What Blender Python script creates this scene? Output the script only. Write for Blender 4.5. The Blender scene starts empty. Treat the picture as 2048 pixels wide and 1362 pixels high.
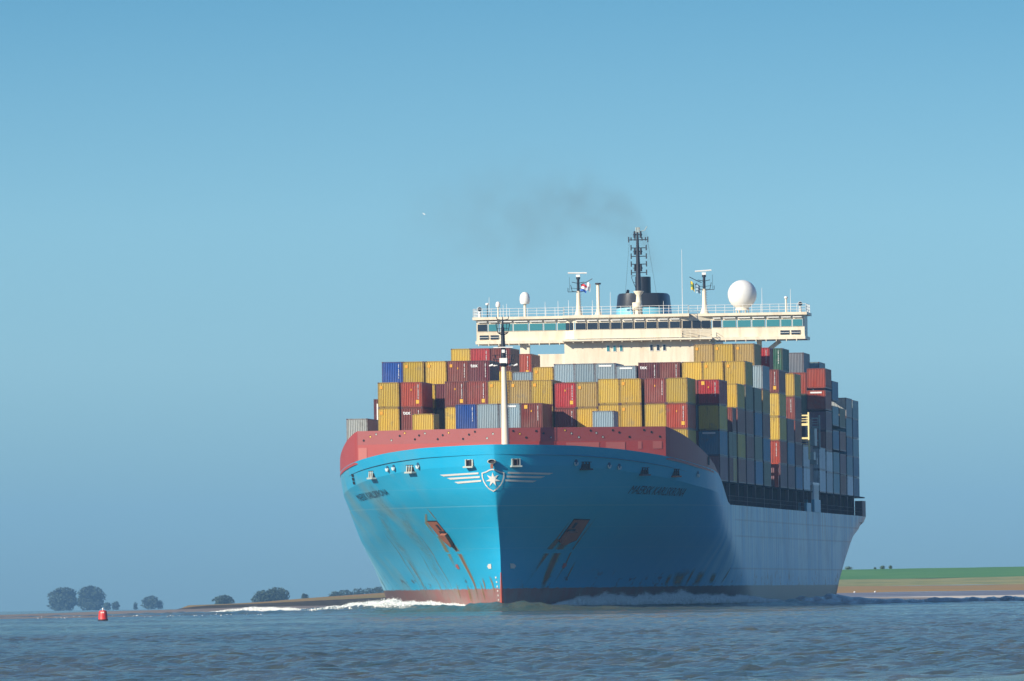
import bpy, bmesh, math, random
import numpy as np
from mathutils import Vector, Matrix
R = math.radians
random.seed(7)
scene = bpy.context.scene
COL = scene.collection

# ------------------------------------------------------------------ camera
FPX = 23450.0; CAMH = 1.5; PITCH = R(1.2508); ROLL = R(0.85)
cam = bpy.data.cameras.new('camera'); cam_o = bpy.data.objects.new('camera', cam); COL.objects.link(cam_o)
cam.sensor_width = 36.0; cam.lens = 36.0*FPX/2048.0; cam.clip_start = 1.0; cam.clip_end = 60000.0
sp, cp, sr, cr = math.sin(PITCH), math.cos(PITCH), math.sin(ROLL), math.cos(ROLL)
F_ = Vector((0, cp, sp)); U0 = Vector((0, -sp, cp)); R0 = Vector((1, 0, 0))
Rt = R0*cr - U0*sr; Up = U0*cr + R0*sr
m = Matrix((Rt, Up, -F_)).transposed().to_4x4(); m.translation = (0, 0, CAMH)
cam_o.matrix_world = m
scene.camera = cam_o

# ------------------------------------------------------------------ light
SUN_AZ, SUN_EL = 229.0, 25.0
world = bpy.data.worlds.new('World'); scene.world = world; world.use_nodes = True
wn = world.node_tree; wn.nodes.clear()
sky = wn.nodes.new('ShaderNodeTexSky'); sky.sky_type = 'NISHITA'; sky.sun_disc = False
sky.sun_elevation = R(SUN_EL); sky.sun_rotation = R(SUN_AZ); sky.altitude = 0
sky.air_density = 1.0; sky.dust_density = 0.15; sky.ozone_density = 3.0
tint = wn.nodes.new('ShaderNodeMix'); tint.data_type = 'RGBA'; tint.blend_type = 'MULTIPLY'; tint.inputs[0].default_value = 1.0
wtc = wn.nodes.new('ShaderNodeTexCoord'); wsp = wn.nodes.new('ShaderNodeSeparateXYZ'); wn.links.new(wtc.outputs['Generated'], wsp.inputs[0])
wr = wn.nodes.new('ShaderNodeValToRGB'); wmr = wn.nodes.new('ShaderNodeMapRange'); wmr.inputs[1].default_value = 0.0; wmr.inputs[2].default_value = 0.40
wn.links.new(wsp.outputs[2], wmr.inputs[0]); wn.links.new(wmr.outputs[0], wr.inputs[0])
els = wr.color_ramp.elements; els[0].position = 0.0; els[0].color = (0.250, 0.50, 0.90, 1); els[1].position = 1.0; els[1].color = (0.64, 0.74, 0.92, 1)
for pos_, c_ in ((.0175, (.295, .59, 1.04, 1)), (.05, (.390, .70, 1.13, 1)), (.08, (.385, .70, 1.10, 1)), (.13, (.235, .52, .86, 1)), (.25, (.33, .59, .92, 1))):
    e_ = els.new(pos_); e_.color = c_
wn.links.new(wr.outputs[0], tint.inputs[7])
bg = wn.nodes.new('ShaderNodeBackground'); bg.inputs[1].default_value = 0.085
wo = wn.nodes.new('ShaderNodeOutputWorld')
wn.links.new(sky.outputs[0], tint.inputs[6]); wn.links.new(tint.outputs[2], bg.inputs[0]); wn.links.new(bg.outputs[0], wo.inputs[0])
sl = bpy.data.lights.new('sun', 'SUN'); sl.energy = 5.0; sl.angle = R(0.5); sl.color = (1.0, 0.92, 0.78)
so = bpy.data.objects.new('sun', sl); COL.objects.link(so)
sdir = Vector((math.sin(R(SUN_AZ))*math.cos(R(SUN_EL)), math.cos(R(SUN_AZ))*math.cos(R(SUN_EL)), math.sin(R(SUN_EL))))
so.rotation_euler = sdir.to_track_quat('Z', 'Y').to_euler()
vs = scene.view_settings
scene.display_settings.display_device = 'sRGB'
vs.view_transform = 'Standard'; vs.look = 'None'; vs.exposure = 0.4; vs.gamma = 1.0
scene.render.resolution_x = 1024; scene.render.resolution_y = 681

# ------------------------------------------------------------------ ship lines (metres, ship frame: x to port, y aft from the bow tip, z up)
DIST = 1300.0; X0 = -2.2; TH = R(5.28); R2 = 14.86e6     # R2: twice the earth radius with refraction
def interp(x, pts):
    if x <= pts[0][0]: return pts[0][1]
    for (a, b), (c, d) in zip(pts, pts[1:]):
        if x <= c: return b+(d-b)*(x-a)/(c-a)
    return pts[-1][1]
def smooth(t): t = max(0, min(1, t)); return t*t*(3-2*t)
def ztop(l): return interp(l, [(0,18.4),(6,18.2),(12,17.8),(21.4,17.0),(31,16.1),(38,15.7),(46,15.3),(50,14.8),(55,13.6),(60,12.2),(63,11.8)])
def zred(l): return interp(l, [(21.4,20.4),(26,19.5),(31,18.3),(38,16.8),(44,15.8),(48,15.25)])
def zknuckle(l): return ztop(l)-2.3*smooth((62-l)/14)
def stem(z): return interp(z, [(-3,7.4),(0,6.9),(6.5,5.9),(8.8,4.4),(11,2.4),(13,1.0),(16,.25),(19,0)])
def lfull(z): return interp(z, [(-3,114),(0,103),(2.5,94),(8.8,66),(11,60),(14,50),(16,42.5),(19,42)])
def expo(z): return interp(z, [(-3,1.12),(3,1.08),(8,.92),(12,.76),(16,.69),(19,.69)])
def halfw0(l, z):
    a = stem(z); b = lfull(z); t = max(0., min(1., (l-a)/(b-a)))
    w = 21.4*(1-(1-t)**2)**expo(z)
    l0 = interp(z, [(-3,236),(.3,245),(3,255),(5.4,266),(8.8,286),(9.7,295),(10.6,310),(11.8,318)])
    if l > l0: w *= max(.05, 1-interp(z, [(0,.9),(5,.6),(9.5,.25),(11,.05)])*((l-l0)/(318.01-l0))**2)
    return w
def halfw(l, z):
    if l < 110:
        zk = zknuckle(l); t = max(0., min(1., (z-4)/(zk-4))); z = min(z, zk)+(14.9-zk)*t*t*smooth((80-l)/20)+max(0., min(1.15, (z-zk)*.5))
    return halfw0(l, z)
def stemz(z): t = max(0., min(1., (z-4)/12.1)); return stem(min(z, 16.1)+(-1.2)*t*t+max(0., min(1.15, (z-16.1)*.5)))
def hull_pt(s, l, z, off=0.0):
    """point on the plating at station l, height z, side s, pushed outward by off"""
    e = .15
    w = halfw(l, z)
    dl = (halfw(l+e, z)-halfw(max(l-e, 0), z))/(l+e-max(l-e, 0)); dz = (halfw(l, z+e)-halfw(l, z-e))/(2*e)
    n = Vector((s*1.0, -dl, -dz)); n.normalize()
    return Vector((s*w, l, z))+n*off, n
def hull_x(x, z, off=0.0):
    w = abs(x); a, b = stem(z)-.5, lfull(z)
    for _ in range(40):
        mid = (a+b)/2
        if halfw(mid, z) < w: a = mid
        else: b = mid
    l = (a+b)/2; s = 1 if x >= 0 else -1
    p, n = hull_pt(s, max(l, stem(z)+.02), z, 0)
    return Vector((x, l, z))+n*off
SHIP = Matrix.Translation((X0, DIST, 0)) @ Matrix.Rotation(-TH, 4, 'Z')
def curv(d): return -d*d/R2

# ------------------------------------------------------------------ helpers
class MB:
    def __init__(s): s.v = []; s.f = []; s.m = []; s.sm = []
    def add(s, vs_, fs, mi=0, sm=False):
        o = len(s.v); s.v += [tuple(v) for v in vs_]
        for f in fs: s.f.append(tuple(i+o for i in f)); s.m.append(mi); s.sm.append(sm)
        return s
    def box(s, x0, x1, y0, y1, z0, z1, mi=0):
        return s.add([(x0,y0,z0),(x1,y0,z0),(x1,y1,z0),(x0,y1,z0),(x0,y0,z1),(x1,y0,z1),(x1,y1,z1),(x0,y1,z1)],
                     [(0,3,2,1),(4,5,6,7),(0,1,5,4),(1,2,6,5),(2,3,7,6),(3,0,4,7)], mi)
    def poly(s, pts, mi=0): return s.add(pts, [tuple(range(len(pts)))], mi)
    def tube(s, a, b, r0, r1=None, n=10, mi=0, cap=True):
        a = Vector(a); b = Vector(b); r1 = r0 if r1 is None else r1
        d = (b-a).normalized(); u = d.orthogonal().normalized(); w = d.cross(u)
        vs_ = [a+(u*math.cos(2*math.pi*i/n)+w*math.sin(2*math.pi*i/n))*r0 for i in range(n)]
        vs_ += [b+(u*math.cos(2*math.pi*i/n)+w*math.sin(2*math.pi*i/n))*r1 for i in range(n)]
        fs = [(i, (i+1) % n, n+(i+1) % n, n+i) for i in range(n)]
        s.add(vs_, fs, mi, n > 6)
        if cap: s.add(vs_, [tuple(range(n-1, -1, -1)), tuple(range(n, 2*n))], mi)
        return s
    def lathe(s, c, prof, n=20, mi=0, sx=1, sy=1):
        c = Vector(c); vs_ = []; k = len(prof)
        for r, z in prof:
            for i in range(n): vs_.append(c+Vector((r*sx*math.cos(2*math.pi*i/n), r*sy*math.sin(2*math.pi*i/n), z)))
        fs = [(j*n+i, j*n+(i+1) % n, (j+1)*n+(i+1) % n, (j+1)*n+i) for j in range(k-1) for i in range(n)]
        return s.add(vs_, fs, mi, True)
    def ball(s, c, r, n=24, mi=0, z0=-1.0):
        a0 = math.asin(z0)
        prof = [(r*math.cos(a0+(math.pi/2-a0)*i/12), r*math.sin(a0+(math.pi/2-a0)*i/12)) for i in range(13)]
        return s.lathe(c, prof, n, mi)
    def build(s, name, mats, parent=None, loc=None):
        me = bpy.data.meshes.new(name); me.from_pydata(s.v, [], s.f)
        for mt in (mats if isinstance(mats, (list, tuple)) else [mats]): me.materials.append(mt)
        me.polygons.foreach_set('material_index', s.m); me.polygons.foreach_set('use_smooth', s.sm); me.update()
        o = bpy.data.objects.new(name, me); COL.objects.link(o)
        if parent: o.parent = parent
        if loc: o.location = loc
        return o
def tag(o, label=None, cat=None, group=None, kind=None):
    if label: o['label'] = label
    if cat: o['category'] = cat
    if group: o['group'] = group
    if kind: o['kind'] = kind
    return o
def empty(name, mat=None):
    o = bpy.data.objects.new(name, None); COL.objects.link(o); o.empty_display_size = .5
    if mat is not None: o.matrix_world = mat
    return o

# ------------------------------------------------------------------ materials
class NT:
    def __init__(s, name):
        s.m = bpy.data.materials.new(name); s.m.use_nodes = True; s.n = s.m.node_tree; s.n.nodes.clear()
        s.out = s.n.nodes.new('ShaderNodeOutputMaterial'); s.p = s.n.nodes.new('ShaderNodeBsdfPrincipled')
        s.n.links.new(s.p.outputs[0], s.out.inputs[0]); s.tc = s.n.nodes.new('ShaderNodeTexCoord')
    def L(s, a, b): s.n.links.new(a, b)
    def node(s, t, **k):
        nd = s.n.nodes.new(t)
        for a, b in k.items(): setattr(nd, a, b)
        return nd
    def noise(s, scale=(1,1,1), sc=1.0, det=4, rough=.6, coord='Object', w=0):
        mp = s.node('ShaderNodeMapping'); mp.inputs['Scale'].default_value = scale; mp.inputs['Location'].default_value = (w, w*1.7, w*.3)
        s.L(s.tc.outputs[coord], mp.inputs[0])
        nz = s.node('ShaderNodeTexNoise'); nz.inputs['Scale'].default_value = sc; nz.inputs['Detail'].default_value = det; nz.inputs['Roughness'].default_value = rough
        s.L(mp.outputs[0], nz.inputs['Vector']); return nz.outputs[0]
    def ramp(s, v, lo, hi, a=0., b=1.):
        r = s.node('ShaderNodeMapRange'); r.clamp = True
        for i, x in zip((1,2,3,4), (lo,hi,a,b)): r.inputs[i].default_value = x
        s.L(v, r.inputs[0]); return r.outputs[0]
    def mix(s, fac, a, b, blend='MIX'):
        x = s.node('ShaderNodeMix', data_type='RGBA', blend_type=blend)
        for i, q in ((0, fac), (6, a), (7, b)):
            if isinstance(q, (int, float)): x.inputs[i].default_value = q
            elif isinstance(q, tuple): x.inputs[i].default_value = (*q[:3], 1)
            else: s.L(q, x.inputs[i])
        return x.outputs[2]
    def math(s, op, a, b=0.0, c=None):
        x = s.node('ShaderNodeMath', operation=op)
        for i, q in enumerate((a, b) if c is None else (a, b, c)):
            if isinstance(q, (int, float)): x.inputs[i].default_value = q
            else: s.L(q, x.inputs[i])
        return x.outputs[0]
    def set(s, **k):
        for a, b in k.items():
            key = {'base':'Base Color','rough':'Roughness','metal':'Metallic','spec':'Specular IOR Level','alpha':'Alpha','ior':'IOR'}[a]
            if isinstance(b, (int, float)): s.p.inputs[key].default_value = b
            elif isinstance(b, tuple): s.p.inputs[key].default_value = (*b[:3], 1)
            else: s.L(b, s.p.inputs[key])
        return s
    def bump(s, h, strength=.5, dist=.1):
        b = s.node('ShaderNodeBump'); b.inputs['Strength'].default_value = strength; b.inputs['Distance'].default_value = dist
        s.L(h, b.inputs['Height']); s.L(b.outputs[0], s.p.inputs['Normal']); return b
def paint(name, col, rough=.5, dirt=.25, dcol=(.16,.10,.06), scale=(.5,.5,.12), sc=1.2):
    t = NT(name); n1 = t.noise(scale, sc, 6, .65); n2 = t.noise((1,1,1), .25, 3)
    f = t.math('MULTIPLY', t.ramp(n1, .48, .8), dirt)
    c = t.mix(t.ramp(n2, .3, .7, 0, .12), col, tuple(min(1, x*1.5+.03) for x in col))
    t.set(base=t.mix(f, c, dcol), rough=rough); return t.m

M = {}
M['cream'] = paint('cream_paint', (.78,.69,.52), .45, .5, (.45,.24,.09), (.8,.8,.10), 1.0)
M['white'] = paint('white_paint', (.80,.79,.74), .4, .12, (.4,.3,.2))
M['black'] = paint('black_paint', (.012,.014,.022), .4, .2, (.05,.04,.04))
M['funnelblue'] = paint('light_blue_paint', (.16,.46,.58), .45, .1)
M['red'] = paint('red_paint', (.33,.045,.036), .5, .18, (.30,.10,.08))
M['redtop'] = paint('faded_red_paint', (.27,.055,.050), .55, .15, (.25,.08,.08))
M['patch'] = paint('pale_red_paint', (.40,.105,.085), .55, .1)
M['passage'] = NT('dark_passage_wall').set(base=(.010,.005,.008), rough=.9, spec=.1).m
M['darksteel'] = paint('dark_brown_steel', (.022,.012,.014), .75, .5, (.09,.03,.02), (.7,.7,.2), 1.5)
M['frame'] = paint('plum_steel', (.09,.045,.05), .6, .4, (.14,.05,.03))
M['glass'] = NT('dark_glass').set(base=(.02,.025,.04), rough=.08, spec=.6).m
M['teal'] = NT('sky_painted_glass').set(base=(.05,.22,.25), rough=.1, spec=.6).m  # sky showing through the panes is painted into the glass colour
M['plate'] = paint('white_fitting', (.40,.46,.42), .5, .8, (.4,.2,.08), (1,1,1), 2)
M['yellowp'] = paint('yellow_mark', (.75,.42,.04), .5, .1)
M['orange'] = paint('orange_paint', (.62,.07,.02), .5, .25)
M['laddersunlit'] = paint('painted_sunlit_yellow', (.80,.66,.30), .5, .1)  # white ladder steel with the warm sunlight put into its colour
M['portlip'] = paint('port_lip', (.42,.55,.58), .5, .4, (.3,.2,.1), (1,1,1), 2)
M['portshade'] = NT('painted_port_shade').set(base=(.01,.07,.14), rough=.7).m  # shadow inside the port, painted as dark blue on a flat oval
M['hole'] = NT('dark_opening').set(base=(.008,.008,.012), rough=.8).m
M['letter'] = NT('faded_navy_letters').set(base=(.006,.02,.05), rough=.5).m
M['emblem'] = paint('emblem_white', (.62,.60,.55), .5, .2, (.4,.3,.2), (1,1,1), 1.5)
M['rustsolid'] = paint('rusty_steel', (.30,.10,.045), .8, .6, (.12,.035,.03), (1,1,1), 1.3)

# hull plating: blue topsides that weather in vertical streaks aft, red boot topping below
t = NT('blue_hull_plating')
sep = t.node('ShaderNodeSeparateXYZ'); t.L(t.tc.outputs['Object'], sep.inputs[0]); LZ = sep.outputs[2]; LY = sep.outputs[1]; LX = sep.outputs[0]
blue = (.006,.350,.58); 
streak = t.noise((0.0,.42,.03), 1.0, 5, .75); streak2 = t.noise((0.0,.07,.02), 1.0, 3, .6, w=9)
wornfac = t.math('MULTIPLY', t.ramp(LY, 52, 68), t.ramp(t.math('ADD', t.math('MULTIPLY', streak, .55), t.math('MULTIPLY', streak2, .55)), .48, .60, .25, 1.0))
wornfac = t.math('MULTIPLY', wornfac, t.ramp(LZ, 2, 7, .45, 1.0))
c = t.mix(wornfac, blue, (.50,.76,.78))
patchn = t.noise((0.0,.09,.16), 1.0, 5, .7, w=21)
c = t.mix(t.math('MULTIPLY', t.ramp(LY, 60, 80), t.ramp(patchn, .50, .66, 0, .55)), c, (.05,.25,.36))
rst = t.noise((0.0,.5,.04), 1.0, 6, .75, w=3)
rf = t.math('MULTIPLY', t.ramp(LY, 55, 75), t.math('MULTIPLY', t.ramp(rst, .53, .68, 0, .8), t.ramp(LZ, 4, 10)))
c = t.mix(rf, c, (.17,.085,.06))
# greenish, chafed patch along the starboard shoulder
g = t.noise((.12,.12,.10), 1.0, 5, .6, w=5)
gf = t.math('MULTIPLY', t.ramp(LX, -8, -12, 0, 1), t.math('MULTIPLY', t.ramp(g, .46, .66, 0, .55), t.ramp(LY, 60, 45)))
c = t.mix(gf, c, (.22,.30,.27))
tone = t.noise((.25,.25,.5), 1.0, 4, .6, w=2)
c = t.mix(t.ramp(tone, .3, .75, 0, .2), c, (.10,.42,.52))
# plate seams
for zz, wd in ((11.6, .05), (6.9,.03), (9.2,.03), (13.6,.03)):
    d = t.math('ABSOLUTE', t.math('SUBTRACT', LZ, zz)); c = t.mix(t.ramp(d, wd*.4, wd*1.6, .28 if zz == 11.6 else .14, 0), c, (.30,.55,.60))
for zz in (10.1, 8.2, 4.4):
    d = t.math('ABSOLUTE', t.math('SUBTRACT', LZ, zz)); c = t.mix(t.math('MULTIPLY', t.ramp(d, .04, .14, .35, 0), t.ramp(LY, 68, 78)), c, (.03,.07,.10))
sv = t.math('ABSOLUTE', t.math('SUBTRACT', t.math('FRACT', t.math('MULTIPLY', LY, 1/11.8)), .5))
c = t.mix(t.math('MULTIPLY', t.ramp(sv, .493, .5, 0, .25), t.ramp(LY, 30, 60)), c, (.02,.08,.14))
# lower chipping and boot topping
chipn = t.noise((.3,.3,.5), 1.0, 6, .75, w=12)
c = t.mix(t.math('MULTIPLY', t.ramp(chipn, .57, .61, 0, .85), t.math('MULTIPLY', t.ramp(LZ, 4.6, 3.4), t.ramp(LY, 5, 16))), c, (.06,.05,.06))
edge = t.math('ADD', LZ, t.math('MULTIPLY', t.noise((.9,.9,.2), 1.0, 5, .7, w=7), .5))
boot = t.mix(t.ramp(t.noise((.35,.35,.25), 1.0, 6, .7, w=4), .35, .7), (.33,.10,.08), (.24,.20,.17))
boot = t.mix(t.ramp(LY, 25, 60, 0, .85), boot, (.075,.05,.055))
c = t.mix(t.ramp(edge, 2.62, 2.70), boot, c)
t.set(base=c, rough=.42, spec=.35)
bn = t.noise((.35,.35,.22), 1.0, 3, .5, w=1); t.bump(bn, .4, .16)
M['hull'] = t.m

# rust runs: real stains that lie on the plating
t = NT('rust_run'); al = t.noise((.9,.9,.25), 1.3, 7, .75)
uvn = t.node('ShaderNodeUVMap'); sp2 = t.node('ShaderNodeSeparateXYZ'); t.L(uvn.outputs[0], sp2.inputs[0])
ed = t.math('SUBTRACT', 1.0, t.math('ABSOLUTE', t.math('MULTIPLY_ADD', sp2.outputs[0], 2.0, -1.0)))
en = t.math('SUBTRACT', 1.0, t.math('ABSOLUTE', t.math('MULTIPLY_ADD', sp2.outputs[1], 2.0, -1.0)))
a2 = t.math('MULTIPLY', t.ramp(ed, 0, .6), t.math('MULTIPLY', t.ramp(al, .22, .55, .15, 1), t.ramp(en, 0, .7)))
t.set(base=t.mix(t.ramp(t.noise((1,1,1), 2., 4), .35, .65), (.22,.10,.04), (.30,.24,.07)), rough=.7, alpha=t.math('MULTIPLY', a2, .8)); M['rust'] = t.m
t = NT('faint_rust_run'); al = t.noise((.9,.9,.25), 1.3, 7, .75)
uvn = t.node('ShaderNodeUVMap'); sp2 = t.node('ShaderNodeSeparateXYZ'); t.L(uvn.outputs[0], sp2.inputs[0])
ed = t.math('SUBTRACT', 1.0, t.math('ABSOLUTE', t.math('MULTIPLY_ADD', sp2.outputs[0], 2.0, -1.0)))
en = t.math('SUBTRACT', 1.0, t.math('ABSOLUTE', t.math('MULTIPLY_ADD', sp2.outputs[1], 2.0, -1.0)))
a2 = t.math('MULTIPLY', t.ramp(ed, 0, .8), t.math('MULTIPLY', t.ramp(al, .38, .62), t.ramp(en, 0, .5)))
t.set(base=(.22,.26,.20), rough=.7, alpha=t.math('MULTIPLY', a2, .36)); M['faint'] = t.m

for nm_s, cA, cB, aa in (('rustmain', (.20,.085,.04), (.34,.30,.10), .95), ('faintgold', (.30,.22,.07), (.30,.32,.14), .7)):
    t = NT('anchor_rust_run_'+nm_s); al = t.noise((.9,.9,.25), 1.3, 7, .75)
    uvn = t.node('ShaderNodeUVMap'); sp2 = t.node('ShaderNodeSeparateXYZ'); t.L(uvn.outputs[0], sp2.inputs[0])
    ed = t.math('SUBTRACT', 1.0, t.math('ABSOLUTE', t.math('MULTIPLY_ADD', sp2.outputs[0], 2.0, -1.0)))
    a2 = t.math('MULTIPLY', t.ramp(ed, 0, .7), t.math('MULTIPLY', t.ramp(al, .2, .5, .35, 1), t.ramp(sp2.outputs[1], 1.0, .6)))
    t.set(base=t.mix(t.ramp(ed, .35, .75), cB, cA), rough=.7, alpha=t.math('MULTIPLY', a2, aa)); M[nm_s] = t.m

# container paint: takes each container's own colour
t = NT('container_paint'); oi = t.node('ShaderNodeObjectInfo')
off = t.node('ShaderNodeVectorMath', operation='ADD'); t.L(t.tc.outputs['Object'], off.inputs[0])
sc_ = t.node('ShaderNodeVectorMath', operation='SCALE'); t.L(oi.outputs['Location'], sc_.inputs[0]); sc_.inputs[3].default_value = .731; t.L(sc_.outputs[0], off.inputs[1])
def onoise(scale, s_, det, rough):
    mp = t.node('ShaderNodeMapping'); mp.inputs['Scale'].default_value = scale; t.L(off.outputs[0], mp.inputs[0])
    nz = t.node('ShaderNodeTexNoise'); nz.inputs['Scale'].default_value = s_; nz.inputs['Detail'].default_value = det; nz.inputs['Roughness'].default_value = rough
    t.L(mp.outputs[0], nz.inputs[0]); return nz.outputs[0]
c = t.mix(t.ramp(onoise((1,1,.5), .7, 4, .6), .3, .75, 0, .28), oi.outputs['Color'], (.42,.36,.30))
c = t.mix(t.ramp(onoise((2,2,.35), 1.1, 7, .75), .58, .74, 0, .75), c, (.15,.065,.035))
c = t.mix(t.ramp(onoise((.9,.9,.9), .9, 3, .6), .60, .70, 0, .35), c, (.24,.22,.19))
t.set(base=c, rough=.5, spec=.25); M['cont'] = t.m
t = NT('container_frame_paint'); oi = t.node('ShaderNodeObjectInfo')
c = t.mix(.55, oi.outputs['Color'], (.07,.03,.025))
c = t.mix(t.ramp(t.noise((1,1,1), 2.2, 5, .7), .5, .65, 0, .8), c, (.10,.04,.03))
t.set(base=c, rough=.5); M['cframe'] = t.m
# ================================================================== THE SHIP
ship = empty('container_ship', SHIP)
tag(ship, 'huge light blue container ship steaming towards the viewer with a cream bridge and red breakwater', 'ship')

# ---- hull
def hull_mesh():
    mb = MB(); LX_ = 112.0
    us = [0]+[((i+1)/64.)**2.7 for i in range(64)]
    zl = [-3,-1.5,0,1,2,3,4,5,6,7,8,9,10,11,11.8]; idx = {}
    def vert(p):
        mb.v.append(p); return len(mb.v)-1
    def P(s, u, z):
        a = stemz(z); l = a+(LX_-a)*u; return (s*halfw(l, z), l, z)
    cols = []
    for s in (-1, 1):
        g = []
        for i, u in enumerate(us):
            col = []
            lt = LX_*u; zt = ztop(lt); zk = zknuckle(lt)
            zs = list(zl)
            if zt > 11.85:
                zk = max(zk, 11.9)
                zs += [11.8+(zk-11.8)*k/4. for k in (1,2,3,4)]+[zk+(zt-zk)*k/3. for k in (1,2,3)]
            else: zs += [11.8]*7
            for j, z in enumerate(zs):
                if j > 14 and zt <= 11.85: col.append(col[14]); continue
                p = P(s, u, z)
                if u == 0:
                    if s == 1: col.append(cols[0][0][j]); continue
                    p = (0, p[1], z)
                col.append(vert(p))
            g.append(col)
        cols.append(g)
    sharp = []
    for gi, g in enumerate(cols):
        for i in range(len(us)-1):
            for j in range(21):
                q = [g[i][j], g[i+1][j], g[i+1][j+1], g[i][j+1]]
                if gi == 1: q = q
                else: q = q[::-1]
                qq = []
                for k in q:
                    if k not in qq: qq.append(k)
                if len(qq) > 2: mb.f.append(tuple(qq)); mb.m.append(0); mb.sm.append(True)
            sharp.append((g[i][18], g[i+1][18]))
    # after body
    ls = [LX_+8*k for k in range(19)]+[260,266,272,278,284,290,296,302,308,313,318]
    ends = []
    for s, g in zip((-1, 1), cols):
        prev = g[-1][:15]
        for l in ls[1:]:
            cur = []
            for z in zl:
                w = halfw0(l, z)
                y = l if l < 300 else min(l, interp(z, [(-3,296),(0,303),(4,311),(8,317),(11.8,318)]))
                cur.append(vert((s*w, y, z)))
            for j in range(14):
                q = (prev[j], cur[j], cur[j+1], prev[j+1])
                mb.f.append(q if s == 1 else q[::-1]); mb.m.append(0); mb.sm.append(True)
            prev = cur
        ends.append(prev)
    for j in range(14): mb.f.append((ends[1][j], ends[0][j], ends[0][j+1], ends[1][j+1])); mb.m.append(0); mb.sm.append(False)
    # decks
    a, b = cols
    for i in range(len(us)-1):
        k = [a[i][-1], a[i+1][-1], b[i+1][-1], b[i][-1]]
        vv = []
        for q in k:
            v = mb.v[q]; vv.append((v[0]*.985, v[1]+.1, max(v[2]-1.1, 11.7)))
        mb.add(vv, [(3,2,1,0)] if i else [(2,1,0)], 1)
    mb.add([(-21.3,112,11.7),(21.3,112,11.7),(21.3,317,11.7),(-21.3,317,11.7)], [(0,1,2,3)], 1)
    o = mb.build('hull', [M['hull'], M['redtop']], ship)
    me = o.data; ed = {tuple(sorted(e.vertices)): e for e in me.edges}
    for q in sharp:
        e = ed.get(tuple(sorted(q)))
        if e: e.use_edge_sharp = True
    return o
hull = hull_mesh()

def strip(name, side, pts, widths, mat, parent, off=.03, n=24):
    """a run of stain lying on the plating; pts = (l, z)"""
    vs_, fs, uv = [], [], []
    segs = []
    for i in range(n+1):
        t_ = i/n*(len(pts)-1); k = min(int(t_), len(pts)-2); f = t_-k
        l = pts[k][0]+(pts[k+1][0]-pts[k][0])*f; z = pts[k][1]+(pts[k+1][1]-pts[k][1])*f
        w = interp(i/n, [(q/(len(widths)-1.), x) for q, x in enumerate(widths)])
        segs.append((l, z, w, i/n))
    m_ = 4
    for l, z, w, t_ in segs:
        for j in range(m_+1):
            p, _ = hull_pt(side, l+(j/m_-.5)*w, z, off); vs_.append(p); uv.append((j/m_, t_))
    for i in range(n):
        for j in range(m_):
            a = i*(m_+1)+j; fs.append((a, a+1, a+m_+2, a+m_+1))
    mb = MB(); mb.add(vs_, fs, 0, True); o = mb.build(name, mat, parent)
    ul = o.data.uv_layers.new(name='UVMap')
    for lp in o.data.loops: ul.data[lp.index].uv = uv[lp.vertex_index]
    return o
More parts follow.
